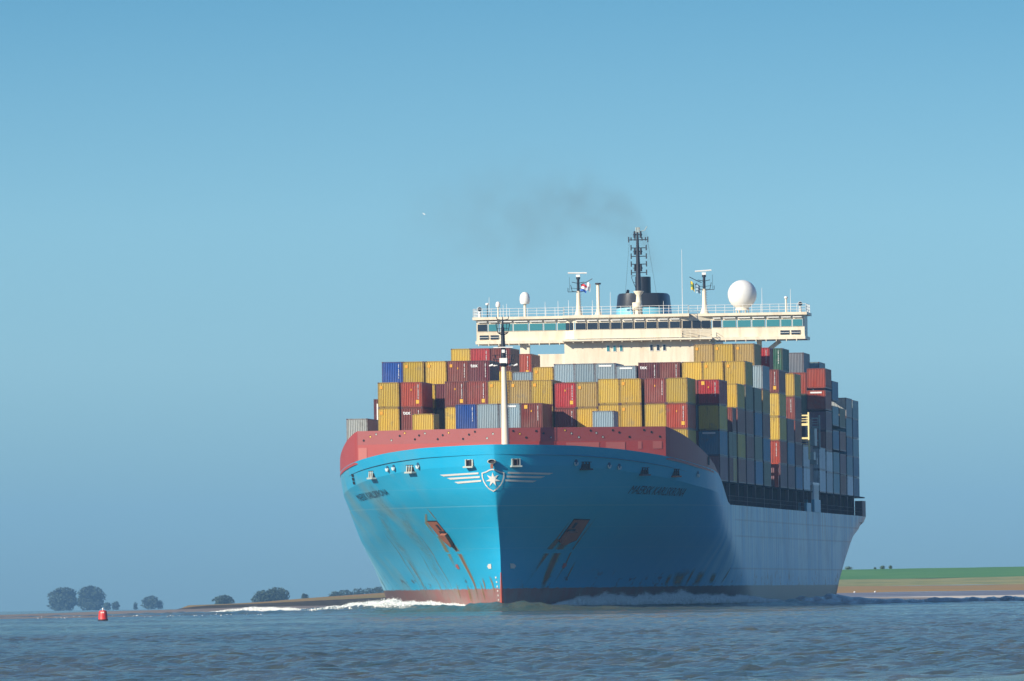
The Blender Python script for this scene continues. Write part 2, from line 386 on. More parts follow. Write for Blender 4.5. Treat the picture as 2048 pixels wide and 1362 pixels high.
for s, pts, wd, mt in (
    (-1, [(15.0,7.4),(15.5,5.1),(15.7,2.9),(15.7,1.0)], (1.5,1.2,.9,.6), 'rustmain'),
    (-1, [(16.2,8.4),(17.8,6.84),(18.9,4.8)], (1.3,1.4,.8), 'faintgold'),
    (-1, [(13.7,10.9),(15.8,9.9),(17.0,8.2)], (.6,.9,.4), 'faintgold'),
    (-1, [(12.2,11.6),(12.5,10.9),(13.0,10.0)], (.3,.3,.3), 'rust'),
    (1, [(15.2,7.3),(15.6,5.2),(15.9,3.3),(15.8,1.8)], (1.8,1.8,1.5,1.0), 'rustmain'),
    (1, [(13.7,7.9),(13.6,6.2),(13.0,4.2)], (1.0,1.0,.4), 'rustmain'),
    (1, [(16.2,10.4),(17.4,7.7),(18.4,4.9),(18.0,2.5)], (.35,.4,.4,.2), 'rust'),
    (-1, [(12.3,3.7),(12.4,2.1)], (.7,.5), 'rust'), (-1, [(9.9,3.9),(9.2,1.8)], (.9,.5), 'rust'),
    (-1, [(17.5,12.2),(22,9.0),(25.5,5.0),(27,1.2)], (3.2,3.6,3,2), 'faint'),
    (-1, [(23,12.6),(28,9.6),(34,5.0),(38,1.2)], (4,4,3,2), 'faint'),
    (-1, [(20.6,14.6),(21.6,13.0),(22,10.5)], (1.6,2.4,1.2), 'faint'),
    (-1, [(28,4.5),(29.5,1.6)], (.35,.35), 'rust'), (-1, [(33,6.5),(37,1.6)], (.4,.4), 'rust'), (-1, [(22,3.2),(22.6,1.2)], (.4,.5), 'rust'),
    (1, [(50,4.2),(52,2.2)], (5,3.5), 'rust'), (1, [(58,4.2),(59,2.4)], (3.5,3), 'rust'), (1, [(64,4.0),(65,2.6)], (3.,2.5), 'rust'),
    (1, [(72,4.6),(70,2.6)], (1.,1.), 'rust'),
    (-1, [(20,9.5),(23.5,5.4),(25,1.4)], (.25,.3,.2), 'rust'), (-1, [(30,9.6),(36,5.4),(39,1.6)], (.3,.4,.3), 'rust'), (-1, [(26,7.0),(30,2.8)], (.22,.2), 'rust'),
    (-1, [(13.6,3.4),(13.3,1.0)], (.5,.8), 'rust'), (-1, [(18.3,3.0),(18.6,.8)], (.8,1.2), 'rust'), (1, [(14.6,9.4),(14.0,7.4),(12.8,4.6),(12.0,2.6)], (.9,1.2,1.2,.6), 'faint'),
    (1, [(12.6,10.0),(13.3,8.0),(13.0,5.6)], (.25,.35,.2), 'rust'), (1, [(20,5.4),(20.5,3.0)], (.5,.3), 'rust'), (1, [(54,4.6),(55,2.3)], (1.2,1.0), 'rust'), (1, [(47,3.9),(48,2.4)], (1.8,1.4), 'rust'),
    (-1, [(6.95,3.9),(6.98,.1)], (.14,.14), 'rust')):
    strip('rust_streak', s, pts, wd, M[mt], hull)
# rusty cutwater
mb = MB()
for z in np.arange(-.2, 3.2, .2):
    pass
def stem_band(z0, z1, w):
    zs = np.linspace(z0, z1, 10); vs_ = []
    for z in zs:
        w_ = w*(1-.75*(z-z0)/(z1-z0))
        for x in (-w_, 0, w_):
            p = hull_x(x if abs(x) > 1e-6 else 1e-4, z, 0) if x else Vector((0, stem(z), z)); vs_.append(p+Vector((0, -.05, 0)))
    return vs_, [(i*3+j, i*3+j+1, i*3+j+4, i*3+j+3) for i in range(9) for j in range(2)]
mb.add(*stem_band(-.2, 4.2, .26)); mb.build('rusty_stem_edge', M['orange'], hull)

# ---- emblem: winged shield with a seven pointed star
def flat_on_hull(name, polys, mat, off=.05, dense=.25):
    bm = bmesh.new()
    for p in polys:
        try: bm.faces.new([bm.verts.new((x, 0, z)) for x, z in p])
        except ValueError: pass
    bmesh.ops.triangulate(bm, faces=bm.faces)
    for ax in (0, 2):
        lo = min(v.co[ax] for v in bm.verts); hi = max(v.co[ax] for v in bm.verts); q = math.ceil(lo/dense)*dense
        while q < hi:
            no = Vector((0,0,0)); no[ax] = 1; co = Vector((0,0,0)); co[ax] = q+.0001
            bmesh.ops.bisect_plane(bm, geom=bm.verts[:]+bm.edges[:]+bm.faces[:], plane_co=co, plane_no=no); q += dense
    for v in bm.verts:
        x, z = v.co.x, v.co.z
        w = abs(x); a, b = 0, 45.
        for _ in range(40):
            mid = (a+b)/2
            if halfw(mid, z) < w: a = mid
            else: b = mid
        e = .3
        l = max((a+b)/2, stem(z)); dx = .25
        v.co = Vector((x, l-off*1.3, z))+Vector((math.copysign(off*.5, x) if w > .4 else 0, 0, 0))
    bmesh.ops.recalc_face_normals(bm, faces=bm.faces)
    me = bpy.data.meshes.new(name); bm.to_mesh(me); bm.free(); me.materials.append(mat)
    o = bpy.data.objects.new(name, me); COL.objects.link(o); o.parent = hull; return o
emb_cx, emb_z = -.24, 14.55
def ring(outer, inner):
    n = len(outer); return [[outer[i], outer[(i+1) % n], inner[(i+1) % n], inner[i]] for i in range(n)]
half = [(0,15.70),(.35,15.62),(.75,15.42),(1.27,15.28),(1.25,14.8),(1.10,14.3),(.85,13.85),(.5,13.45),(0,13.14)]
outer = [(emb_cx+x, z) for x, z in half]+[(emb_cx-x, z) for x, z in half[-2:0:-1]]
cz = 14.5
inner = [(emb_cx+(x-emb_cx)*.885, cz+(z-cz)*.885) for x, z in outer]
o = flat_on_hull('shield_outline', ring(outer, inner), M['emblem'])
star = []
for k in range(14):
    r_ = .80 if k % 2 == 0 else .33; a = math.pi/2+k*math.pi/7; star.append((emb_cx+r_*math.cos(a)*1.03, 14.52+r_*math.sin(a)))
cc = (emb_cx, 14.52)
flat_on_hull('seven_pointed_star', [[cc, star[k], star[(k+1) % 14]] for k in range(14)], M['emblem'])
for (zi, zo, xi, xo) in ((15.24,15.08,1.62,6.35),(14.82,14.70,1.48,5.50),(14.40,14.24,1.34,4.62)):
    for s in (-1, 1):
        a = emb_cx+s*xi; b = emb_cx+s*xo; h = .10
        flat_on_hull('emblem_stripe', [[(a, zi-h), (b-s*.45, zo-h), (b, zo+h), (a, zi+h)]], M['emblem'])

# ---- ship name on both bows
def hull_text(txt, side, l0, l1, zb, zt_):
    cu = bpy.data.curves.new('t', 'FONT'); cu.body = txt; cu.resolution_u = 2; cu.offset = 0
    to = bpy.data.objects.new('t', cu); COL.objects.link(to)
    dg = bpy.context.evaluated_depsgraph_get(); me = bpy.data.meshes.new_from_object(to.evaluated_get(dg))
    bpy.data.objects.remove(to); bpy.data.curves.remove(cu)
    xs = [v.co.x for v in me.vertices]; ys = [v.co.y for v in me.vertices]; xa, xb, ya, yb = min(xs), max(xs), min(ys), max(ys)
    for v in me.vertices:
        u = (v.co.x-xa)/(xb-xa); w = (v.co.y-ya)/(yb-ya)
        l = l0+(l1-l0)*u; z0 = zb[0]+(zb[1]-zb[0])*u; z1 = zt_[0]+(zt_[1]-zt_[0])*u
        p, n = hull_pt(side, l, z0+(z1-z0)*w, .06); v.co = p
    me.materials.clear(); me.materials.append(M['letter']); me.name = 'ship_name'
    o = bpy.data.objects.new('ship_name', me); COL.objects.link(o); o.parent = hull
    return o
hull_text('MAERSK KARLSKRONA', 1, 17.7, 30.3, (12.9, 12.55), (13.8, 13.47))
hull_text('MAERSK KARLSKRONA', -1, 28.9, 17.5, (12.55, 13.2), (13.3, 13.85))

# ---- anchors in their pockets
def hull_poly(name, side, pts, mat, off, parent, thick=0):
    vs_ = [hull_pt(side, l, z, off)[0] for l, z in pts]; mb = MB(); n = len(vs_)
    c = sum(vs_, Vector())/n
    mb.add([c]+vs_, [(0, i+1, (i+1) % n+1) for i in range(n)])
    if thick:
        b = [hull_pt(side, l, z, off-thick)[0] for l, z in pts]
        mb.add(vs_+b, [(i, (i+1) % n, n+(i+1) % n, n+i) for i in range(n)])
    return mb.build(name, mat, parent)
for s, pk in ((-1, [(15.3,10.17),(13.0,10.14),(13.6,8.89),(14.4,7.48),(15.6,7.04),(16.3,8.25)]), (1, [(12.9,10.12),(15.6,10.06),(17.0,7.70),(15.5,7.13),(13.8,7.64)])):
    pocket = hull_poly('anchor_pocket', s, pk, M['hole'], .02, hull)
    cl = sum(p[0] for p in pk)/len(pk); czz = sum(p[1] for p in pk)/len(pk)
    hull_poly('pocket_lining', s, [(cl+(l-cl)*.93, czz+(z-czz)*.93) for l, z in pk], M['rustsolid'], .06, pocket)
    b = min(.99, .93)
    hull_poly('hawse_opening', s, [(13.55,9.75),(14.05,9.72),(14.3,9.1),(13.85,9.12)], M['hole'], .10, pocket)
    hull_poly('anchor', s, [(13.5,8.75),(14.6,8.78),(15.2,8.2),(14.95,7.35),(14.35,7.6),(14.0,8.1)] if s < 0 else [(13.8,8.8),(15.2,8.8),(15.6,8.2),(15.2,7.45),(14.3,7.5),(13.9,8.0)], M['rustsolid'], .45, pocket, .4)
    hull_poly('painted_anchor_shadow', s, [(13.45,9.02),(14.7,9.05),(14.9,8.7),(13.6,8.72)], M['hole'], .14, pocket)  # dark polygon painted for the shadow above the anchor

# ---- mooring fittings along the upper strake
def frame_on_hull(s, l, z): 
    p, n = hull_pt(s, l, z, 0); n.z = 0; n.normalize(); tdir = Vector((0,0,1)).cross(n); return p, n, tdir
def roller_fairlead(x, z):
    s = -1 if x < 0 else 1; p = hull_x(x, z); l = p.y
    n = Vector((s*.45, -1, 0)).normalized(); td = Vector((0,0,1)).cross(n)
    o = empty('roller_fairlead'); o.parent = hull
    def bx(u0, u1, v0, v1, w0, w1, mb, mi=0):
        pts = [p+td*u*.82+n*v+Vector((0,0,w*.82)) for w in (w0, w1) for u, v in ((u0,v0),(u1,v0),(u1,v1),(u0,v1))]
        mb.add(pts, [(0,3,2,1),(4,5,6,7),(0,1,5,4),(1,2,6,5),(2,3,7,6),(3,0,4,7)], mi)
    a = MB(); bx(-.5,.5,-.3,.12,-.42,.45,a); a.build('opening', M['hole'], o)
    a = MB(); bx(-.62,.62,-.2,.30,.45,.53,a); bx(-.62,-.42,-.1,.25,-.4,.45,a); bx(.42,.62,-.1,.25,-.4,.45,a); a.build('roller_frame', M['plate'], o)
    a = MB(); bx(-.75,.75,-.2,.55,-.60,-.38,a); a.build('sill', M['plate'], o)
    for u in (-.28, .22): a = MB(); a.tube(p+td*u+n*.2+Vector((0,0,-.4)), p+td*u+n*.2+Vector((0,0,.45)), .12, n=8); a.build('roller', M['darksteel'], o)
roller_fairlead(-2.85, 16.35); roller_fairlead(2.25, 16.35)
mb = MB(); c0 = Vector((-.25, .12, 16.5)); n_ = 20
for k, (ra, rb, y) in enumerate(((.52,.36,-.16),)):
    vs_ = []
    for i in range(n_):
        a = 2*math.pi*i/n_; vs_ += [c0+Vector((ra*math.cos(a)*1.0, .05, ra*.55*math.sin(a))), c0+Vector((rb*1.1*math.cos(a), -.32, rb*.62*math.sin(a))), c0+Vector((rb*.95*math.cos(a), .1, rb*.5*math.sin(a)))]
    mb.add(vs_, [(i*3, ((i+1) % n_)*3, ((i+1) % n_)*3+1, i*3+1) for i in range(n_)]+[(i*3+1, ((i+1) % n_)*3+1, ((i+1) % n_)*3+2, i*3+2) for i in range(n_)], 0, True)
bull = mb.build('bullring', M['plate'], hull)
mb = MB(); mb.add([c0+Vector((.36*math.cos(2*math.pi*i/n_), -.10, .19*math.sin(2*math.pi*i/n_))) for i in range(n_)], [tuple(range(n_))]); mb.build('bullring_opening', M['darksteel'], bull)
mb = MB(); mb.box(-.40,-.10,-.12,.2,15.72,16.2); mb.build('bracket', M['rustsolid'], bull)
def open_fairlead(s, l, z, mat='plate'):
    p, n, td = frame_on_hull(s, l, z); o = empty('open_fairlead'); o.parent = hull
    def bx(mb, u0, u1, v0, v1, w0, w1):
        pts = [p+td*u*.8+n*v*.8+Vector((0,0,w*.85)) for w in (w0, w1) for u, v in ((u0,v0),(u1,v0),(u1,v1),(u0,v1))]
        mb.add(pts, [(0,3,2,1),(4,5,6,7),(0,1,5,4),(1,2,6,5),(2,3,7,6),(3,0,4,7)])
    a = MB(); bx(a, -.85,.85,-.2,.1,-.35,.45); a.build('opening', M['hole'], o)
    a = MB(); bx(a, -1.0,1.0,-.2,.5,-.55,-.33); a.build('sill', M[mat], o)
    for u in (-.55, -.05, .45):
        a = MB(); a.tube(p+td*u+n*.22+Vector((0,0,-.3)), p+td*u+n*.15+Vector((0,0,.4)), .08, n=8); a.build('roller', M[mat] if mat == 'plate' else M['darksteel'], o)
    a = MB(); bx(a, -1.0,1.0,-.1,.25,.48,.56); a.build('head_bar', M['darksteel'], o)
open_fairlead(-1, 9.4, 15.9); open_fairlead(-1, 18.3, 15.4); open_fairlead(1, 8.4, 15.93, 'darksteel'); open_fairlead(1, 17.9, 15.3, 'frame'); open_fairlead(1, 24.9, 15.15, 'rustsolid')
def oval(s, l, z, mat, rx=.30, rz=.42):
    p, n, td = frame_on_hull(s, l, z); c_ = p+n*.10; N = 16
    mb = MB(); mb.add([c_+td*rx*math.cos(a)+Vector((0,0,rz*math.sin(a))) for a in [2*math.pi*i/N for i in range(N)]], [tuple(range(N))])
    o = mb.build('mooring_port', M['portshade'], hull)
    mb = MB(); vs_ = []
    for i in range(N+1):
        a = math.pi+math.pi*i/N
        for k, q in ((1.12, .08), (1.0, .26), (.62, .10)): vs_.append(p+n*q+td*rx*k*math.cos(a)+Vector((0,0,rz*k*math.sin(a)-.02)))
    mb.add(vs_, [(i*3+j, i*3+j+1, i*3+j+4, i*3+j+3) for i in range(N) for j in range(2)], 0, True); mb.build('rounded_lip', M[mat], o)
for s, l, z in ((-1,13.7,16.1),(-1,12.3,16.2),(-1,7.9,16.3),(1,7.0,16.35),(1,11.5,16.05),(1,13.1,15.9),(1,31.6,15.1)): oval(s, l, z, 'portlip', .26, .36)
mb = MB()
for k in range(3):
    p, n = hull_pt(-1, 24.8+k*.35, 15.5-k*.42, .06); 
    mb.add([hull_pt(-1, 24.6+k*.35+a, 15.65-k*.42+b, .06)[0] for a, b in ((0,0),(.9,0),(1.1,-.33),(.2,-.33))], [(0,1,2,3)])
mb.build('pilot_door_slots', M['hole'], hull)
for s, l, z, w in ((-1,9.0,4.95,.26),(1,8.3,4.95,.26),(-1,18.0,5.0,.22),(1,18.2,4.95,.2)):
    hull_poly('thruster_mark', s, [(l-w*2.2,z+.25),(l+w*.6,z+.22),(l+w*2.4,z-.05),(l+w*1.6,z-.32),(l-w*1.2,z-.30)], M['emblem'] if abs(l) < 10 else M['patch'], .05, hull)
dm = MB()
for k in range(7):
    for s in (-1,): 
        z = .55+k*.5; l = 7.75; dm.add([hull_pt(s, l+a, z+b, .05)[0] for a, b in ((0,0),(.45,0),(.45,.2),(0,.2))], [(0,1,2,3)])
dm.build('draught_marks', M['emblem'], hull)
mb = MB(); mb.add([(halfw0(l, z)+.04, l, z) for l, z in ((303,8.2),(307,8.2),(310,10.9),(303,10.9))], [(0,1,2,3)]); mb.build('stern_mooring_opening', M['hole'], hull)

# ---- red breakwater and side bulwarks on the forecastle
bw = empty('breakwater'); bw.parent = ship
plan = [(-17.45,21.4),(-5.25,15.6),(0,13.6),(5.25,15.6),(17.45,21.4)]
def wall(name, a, b, z0, z1, th, mat):
    a = Vector(a); b = Vector(b); d = (b-a).normalized(); n = Vector((-d.y, d.x)); n = n if n.y > 0 else -n; mb = MB()
    q = [a, b, b+n*th, a+n*th]
    mb.add([(p.x, p.y, z0) for p in q]+[(p.x, p.y, z1) for p in q], [(0,3,2,1),(4,5,6,7),(0,1,5,4),(1,2,6,5),(2,3,7,6),(3,0,4,7)])
    return mb.build(name, mat, bw)
lows = []
for k in range(4):
    wall('wall_panel', plan[k], plan[k+1], 18.85, 20.4, .2, M['redtop'])
    a_, b_ = plan[k], plan[k+1]
    lows.append(wall('lower_plating', (a_[0], a_[1]-.06), (b_[0], b_[1]-.06), 16.75 if k in (0, 3) else 16.0, 18.846, .2, M['red']))
# side bulwarks following the hull edge
for s in (-1, 1):
    mb = MB(); ls = [21.4+k*(48-21.4)/30. for k in range(31)]
    vs_ = []
    for l in ls:
        w = halfw(l, 16.9); zt = zred(l); zb = ztop(l)-.02
        if l == ls[0]: w = 17.48
        vs_ += [(s*(w-.02), l, zb-.3), (s*(w-.02), l, zt), (s*(w-.2), l, zt), (s*(w-.2), l, zb-.3)]
    fs = []
    for i in range(30):
        for j in range(3):
            q = (i*4+j, (i+1)*4+j, (i+1)*4+j+1, i*4+j+1); fs.append(q if s > 0 else q[::-1])
    mb.add(vs_, fs, 0, False); o = mb.build('side_bulwark', M['red'], bw)
    mb = MB(); p, n, td = frame_on_hull(s, 36.4, 16.6)
    mb.add([p+n*.05+td*u+Vector((0,0,w_)) for u, w_ in ((-.45,-.45),(.45,-.45),(.45,.5),(-.45,.5))], [(0,1,2,3)]); mb.build('drain_slot', M['hole'], o)
rng = random.Random(3)
def wallpt(x, z):
    for a, b in zip(plan, plan[1:]):
        if a[0] <= x <= b[0]: f = (x-a[0])/(b[0]-a[0]); return Vector((x, a[1]+(b[1]-a[1])*f-.03, z)), Vector((b[1]-a[1], -(b[0]-a[0]), 0)).normalized()
for row, (zz, xs) in enumerate(((20.05, (-15.2,-11.8,-9.4,-6.6,-3.5,.9,3.4,6.5,9.3,11.7,15.1)), (19.75, (-15.9,-12.4,-10.1,-7.3,-4.2,-1.4,1.6,4.2,7.2,9.9,12.4,15.9)), (19.3, (-16.7,-13.4,-10.6,-7.9,-4.9,-2.1,2.3,5.0,8.0,10.6,13.5,16.8)))):
    for x in xs:
        p, n = wallpt(x, zz+rng.uniform(-.05,.05)); u = Vector((0,0,1)).cross(n); mb = MB()
        r_ = .13; mb.add([p+n*.02+u*r_*math.cos(a)+Vector((0,0,r_*1.0*math.sin(a))) for a in [2*math.pi*i/12 for i in range(12)]], [tuple(range(12))])
        o = mb.build('lashing_hole', M['hole'], bw)
        if rng.random() < .6:
            m2 = MB(); m2.add([p+n*.028+u*(.02+r_*.75*math.cos(a))+Vector((0,0,-.03+r_*.75*math.sin(a))) for a in [2*math.pi*i/12 for i in range(12)]], [tuple(range(12))])
            m2.build('hole_lining', M[rng.choice(['plate','plate','yellowp'])], o)
for x0, x1, z0, z1 in ((6.6,10.2,17.2,18.7),(10.9,13.0,16.7,18.7),(14.4,14.8,17.9,18.75),(16.0,17.0,17.9,18.75),(-17.3,-16.3,17.1,18.5)):
    mb = MB(); q = []
    for x in (x0, x1):
        for z in (z0, z1):
            p, n = wallpt(x, z); q.append(p+n*.07)
    mb.add([q[0], q[2], q[3], q[1]], [(0,1,2,3)]); mb.build('repainted_patch', M['patch'], lows[0])

# ---- foremast
fm = empty('foremast'); fm.parent = ship; fy = 10.8; fx = .30
def V(x, z, y=fy): return (fx+x, y, z)
mb = MB(); mb.tube(V(0,16.8), V(-.06,27.2), .46, .27, 20); mb.build('column', M['cream'], fm)
mb = MB(); mb.tube(V(-.06,27.2), V(-.12,31.6), .30, .20, 12); mb.build('upper_pole', M['black'], fm)
mb = MB(); mb.tube(V(-.06,27.2,fy), V(-.06,27.45,fy), .3, .55, 14); mb.box(fx-1.1,fx+1.1,fy-.5,fy+.5,27.45,27.53); mb.build('lower_platform', M['black'], fm)
mb = MB(); mb.box(fx-.45,fx+.40,fy-.9,fy-.4,27.6,28.15); mb.build('signal_box', M['white'], fm)
mb = MB(); mb.box(fx-.22,fx+.12,fy-.5,fy-.25,28.75,29.1); mb.build('mast_light', M['white'], fm)
for x in (-1.45,-.95,.75,1.3): mb = MB(); mb.tube(V(x-.22,27.30,fy-.3), V(x+.22,27.42,fy-.3), .10, .13, 8); mb.build('deck_lamp', M['white'], fm)
mb = MB(); mb.box(fx-1.15,fx+1.05,fy-.45,fy-.3,29.32,29.42); mb.build('radar_scanner', M['white'], fm)
rail = MB()
def loop(pts, r=.035, mbx=None):
    for a, b in zip(pts, pts[1:]): (mbx or rail).tube(a, b, r, n=5, cap=False)
for s in (-1, 1):
    loop([V(s*1.0,27.5,fy-.5), V(s*1.25,28.5,fy-.5), V(s*.35,28.5,fy-.5)]); loop([V(s*.75,27.5,fy-.5), V(s*.95,28.5,fy-.5)], .06); loop([V(s*.5,28.0,fy-.5), V(s*1.1,28.0,fy-.5)])
rail.build('platform_rail', M['black'], fm)
rail = MB()
loop([V(-.85,32.0,fy-.5), V(-.62,31.0,fy-.5), V(.5,31.0,fy-.5), V(.75,32.0,fy-.5)], .045); loop([V(-.85,32.0,fy-.5), V(.75,32.0,fy-.5)], .035); loop([V(-.72,31.45,fy-.5), V(.62,31.45,fy-.5)], .03)
for x in (-.4, .3): loop([V(x,31.0,fy-.5), V(x*1.3,32.0,fy-.5)], .03)
loop([V(-.6,31.0,fy-.4), V(-.1,30.7), V(.5,31.0,fy-.4)], .07)
rail.build('upper_basket', M['black'], fm)
mb = MB(); mb.tube(V(-.12,31.6), V(-.12,32.5), .13, .10, 8)
for a, b in (((-.12,32.4),(-.7,32.5)),((-.7,32.5),(-.82,32.8)),((-.12,32.4),(.5,32.5)),((.5,32.5),(.6,32.85)),((-.12,32.4),(-.12,32.8))): mb.tube(V(*a), V(*b), .05, n=6)
mb.build('top_yoke', M['black'], fm)
mb = MB(); loop([V(.32,18.2,fy-.1), V(.30,27.2,fy-.1)], .025, mb); loop([V(.50,18.2,fy-.1), V(.44,27.2,fy-.1)], .025, mb)
for k in range(28): loop([V(.32,18.4+k*.31,fy-.1), V(.49,18.4+k*.31,fy-.1)], .018, mb)
mb.build('ladder', M['darksteel'], fm)

# ---- dark side passage under the container stacks, with stanchions
sd = empty('side_passage'); sd.parent = ship
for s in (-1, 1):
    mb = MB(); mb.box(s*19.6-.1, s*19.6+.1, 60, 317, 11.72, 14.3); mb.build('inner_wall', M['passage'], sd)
for b in [52+14.2*k for k in range(1, 11)]+[208,225,239,253,267,281,295]:
    mb = MB(); mb.box(20.9,21.3,b-.9,b-.35,11.75,14.3); mb.build('stack_pedestal', M['frame'], sd)
mb = MB(); l = 64.
while l < 316:
    mb.tube((21.32,l,11.8),(21.32,l,12.9),.03,n=5); l += 1.9
for z in (12.35, 12.85): mb.tube((21.32,63,z),(21.32,317,z),.022,n=5)
mb.build('side_railing', M['frame'], sd)
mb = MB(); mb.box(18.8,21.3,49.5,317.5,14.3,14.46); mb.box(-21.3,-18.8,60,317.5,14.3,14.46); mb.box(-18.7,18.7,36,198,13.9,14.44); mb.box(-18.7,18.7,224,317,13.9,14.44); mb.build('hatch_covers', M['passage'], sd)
mb = MB(); mb.box(20.2,21.6,209,221,11.78,13.4); mb.box(20.4,21.5,196,204,11.78,12.9); mb.build('passage_locker', M['funnelblue'], sd)
mb = MB(); mb.box(20.4,21.42,310,317.4,11.75,13.9); mb.build('stern_locker', M['frame'], sd)
mb = MB()
for k in range(5): mb.box(21.2,21.5,210+k*2.,211+k*2.,13.4,15.3)
mb.box(21.0,21.45,209,221,15.3,15.6); mb.build('gangway_gear', M['white'], sd)

# ---- accommodation block and bridge
BL = 200.0; acc = empty('accommodation_block'); acc.parent = ship
mb = MB(); mb.box(-9.55,9.2,BL,222,11.8,34.2); mb.build('tower', M['cream'], acc)
mb = MB(); mb.box(-13.0,-9.55,BL+.3,222,11.8,32.45); mb.build('side_wing_house', M['cream'], acc)
mb = MB(); mb.box(-9.7,18.2,BL-.15,BL+.25,11.9,30.75); mb.build('lower_front', M['cream'], acc)
rest = MB(); rest.box(9.2,20.6,209,223,11.8,24); rest.build('side_deckhouse', M['frame'], acc)
for k, x in enumerate((-3.95,-3.12,-2.27,1.62,2.45,3.27)):
    mb = MB(); mb.box(x-.22,x+.22,BL-.06,BL-.02,32.62,33.48); fr = mb.build('window', M['white'], acc)
    mb = MB(); mb.box(x-.155,x+.155,BL-.10,BL-.065,32.70,33.40); mb.build('pane', M['teal' if k < 3 else 'glass'], fr)
bd = empty('bridge_deck'); bd.parent = ship
# underslab, lower wall, window band, roof
W0, W1 = -21.30, 21.6
mb = MB(); mb.box(W0+.35,W1-.25,BL-.2,209,33.85,34.25); 
mb.build('wing_floor', M['cream'], bd)
mb = MB()
mb.box(W0+.45,-9.0,BL+.3,BL+.5,34.25,35.45); mb.box(W0+.45,-9.0,BL+.3,BL+.5,36.45,36.95); mb.box(W0+.45,W0+.65,BL+.5,206,34.25,36.95); mb.build('wing_wall', M['cream'], bd)
mb = MB(); mb.box(9.3,W1-.35,BL+.3,BL+.5,34.25,35.45); mb.box(9.3,W1-.35,BL+.3,BL+.5,36.45,36.95); mb.box(W1-.55,W1-.35,BL+.5,206,34.25,36.95)
mb.build('wing_wall', M['cream'], bd)
mb = MB(); mb.box(-8.2,5.6,BL-1.0,BL-.8,34.3,35.45); mb.box(-8.2,5.6,BL-1.0,BL-.8,36.4,36.95)
mb.add([(-8.2,BL-1.0,34.3),(-8.2,BL-1.0,36.95),(-9.4,BL+.3,36.95),(-9.4,BL+.3,34.3)], [(0,1,2,3)])
mb.add([(5.6,BL-1.0,34.3),(5.6,BL-1.0,36.95),(9.3,BL+.3,36.95),(9.3,BL+.3,34.3)], [(3,2,1,0)])
mb.build('wheelhouse_wall', M['cream'], bd)
mb = MB(); mb.box(W0,W1,BL-.3,209,36.95,37.3); mb.box(-9.6,6.6,BL-1.5,BL-.3,36.95,37.32); mb.build('roof', M['cream'], bd)
mb = MB(); mb.box(-9.8,9.5,BL-1.35,BL-.2,34.0,34.22)
for k in range(16): mb.box(-9.6+k*1.25,-9.5+k*1.25,BL-1.2,BL-.2,33.8,34.0)
for k in range(9): mb.box(-20.6+k*1.3,-20.5+k*1.3,BL-.3,BL+.2,33.6,33.9); mb.box(9.8+k*1.3,9.9+k*1.3,BL-.3,BL+.2,33.6,33.9)
mb.build('walkway', M['cream'], bd)
# ceilings and back walls so the rooms read as rooms
mb = MB(); mb.box(-8.0,8.0,BL+1.5,BL+1.6,34.3,36.9); mb.build('wheelhouse_interior', M['hole'], bd)
def pane_band(y, spec, zlo, zhi, mats):
    for k, (x0, x1) in enumerate(spec):
        mb = MB(); e = .06
        mb.box(x0,x1,y-.05,y+.05,zlo,zhi); fr = mb.build('window', M['cream'], bd)
        fr_ = MB(); fr_.box(x0+e,x1-e,y-.09,y-.055,zlo+e,zhi-e); fr_.build('pane', M[mats[k] if isinstance(mats, (list,tuple)) else mats], fr)
        sh = MB(); sh.box(x0+.08,x1-.08,y-.30,y-.10,zhi+.18,zhi+.30); sh.build('sun_visor', M['white'], fr)
def pxs(lst, sc0=930., dv=5.675): return [((sc0+a/dv-1283.2)/15.62, (sc0+b/dv-1283.2)/15.62) for a, b in lst]
def rows(x0, x1, n, gap=.13):
    w = (x1-x0)/n; return [(x0+w*i+gap/2, x0+w*(i+1)-gap/2) for i in range(n)]
left = [(-20.75,-19.42),(-19.32,-18.05),(-17.75,-16.2),(-16.1,-14.2),(-14.05,-12.3),(-12.2,-10.6),(-10.45,-9.1)]
pane_band(BL+.28, left, 35.45, 36.45, ['glass','teal','teal','teal','teal','teal','teal'])
right = [(9.45,10.6),(10.75,12.5),(12.65,14.4),(14.5,16.2),(16.35,18.1),(18.2,19.6),(19.7,21.0)]
pane_band(BL+.28, right, 35.45, 36.45, ['glass','teal','teal','teal','teal','teal','teal'])
pane_band(BL-1.0, rows(-8.1, 5.5, 9), 35.45, 36.4, 'glass')
for xa, ya, xb, yb, n in ((-9.35,BL+.2,-8.25,BL-.95,2),(5.65,BL-.95,9.25,BL+.2,3)):
    for k in range(n):
        a = Vector((xa,ya)).lerp(Vector((xb,yb)), (k+.06)/n); b = Vector((xa,ya)).lerp(Vector((xb,yb)), (k+.94)/n)
        d = (b-a).normalized(); nn = Vector((d.y,-d.x))*.05; mb = MB()
        mb.add([(a.x+nn.x,a.y+nn.y,35.45),(b.x+nn.x,b.y+nn.y,35.45),(b.x+nn.x,b.y+nn.y,36.4),(a.x+nn.x,a.y+nn.y,36.4)], [(0,1,2,3)]); mb.build('window', M['glass'], bd)
for x0, x1 in ((-20.5,-19.3),(-19.1,-18.0),(18.1,19.3),(19.5,20.7)):
    mb = MB(); mb.box(x0,x1,BL+.22,BL+.28,34.42,35.02); fr = mb.build('lower_window', M['cream'], bd)
    mb = MB(); mb.box(x0+.05,x1-.05,BL+.17,BL+.215,34.46,34.98); mb.build('pane', M['glass'], fr)
    mb = MB(); mb.box(x0,x1,BL+.12,BL+.165,34.68,34.73); mb.build('guard_bar', M['white'], fr)
mb = MB(); mb.box(-15.3,-14.1,BL+.6,BL+1.6,28,33.85); mb.build('wing_support', M['cream'], bd)
mb = MB(); mb.box(15.0,15.6,BL+2,BL+2.6,28,33.85); mb.build('wing_support', M['cream'], bd)
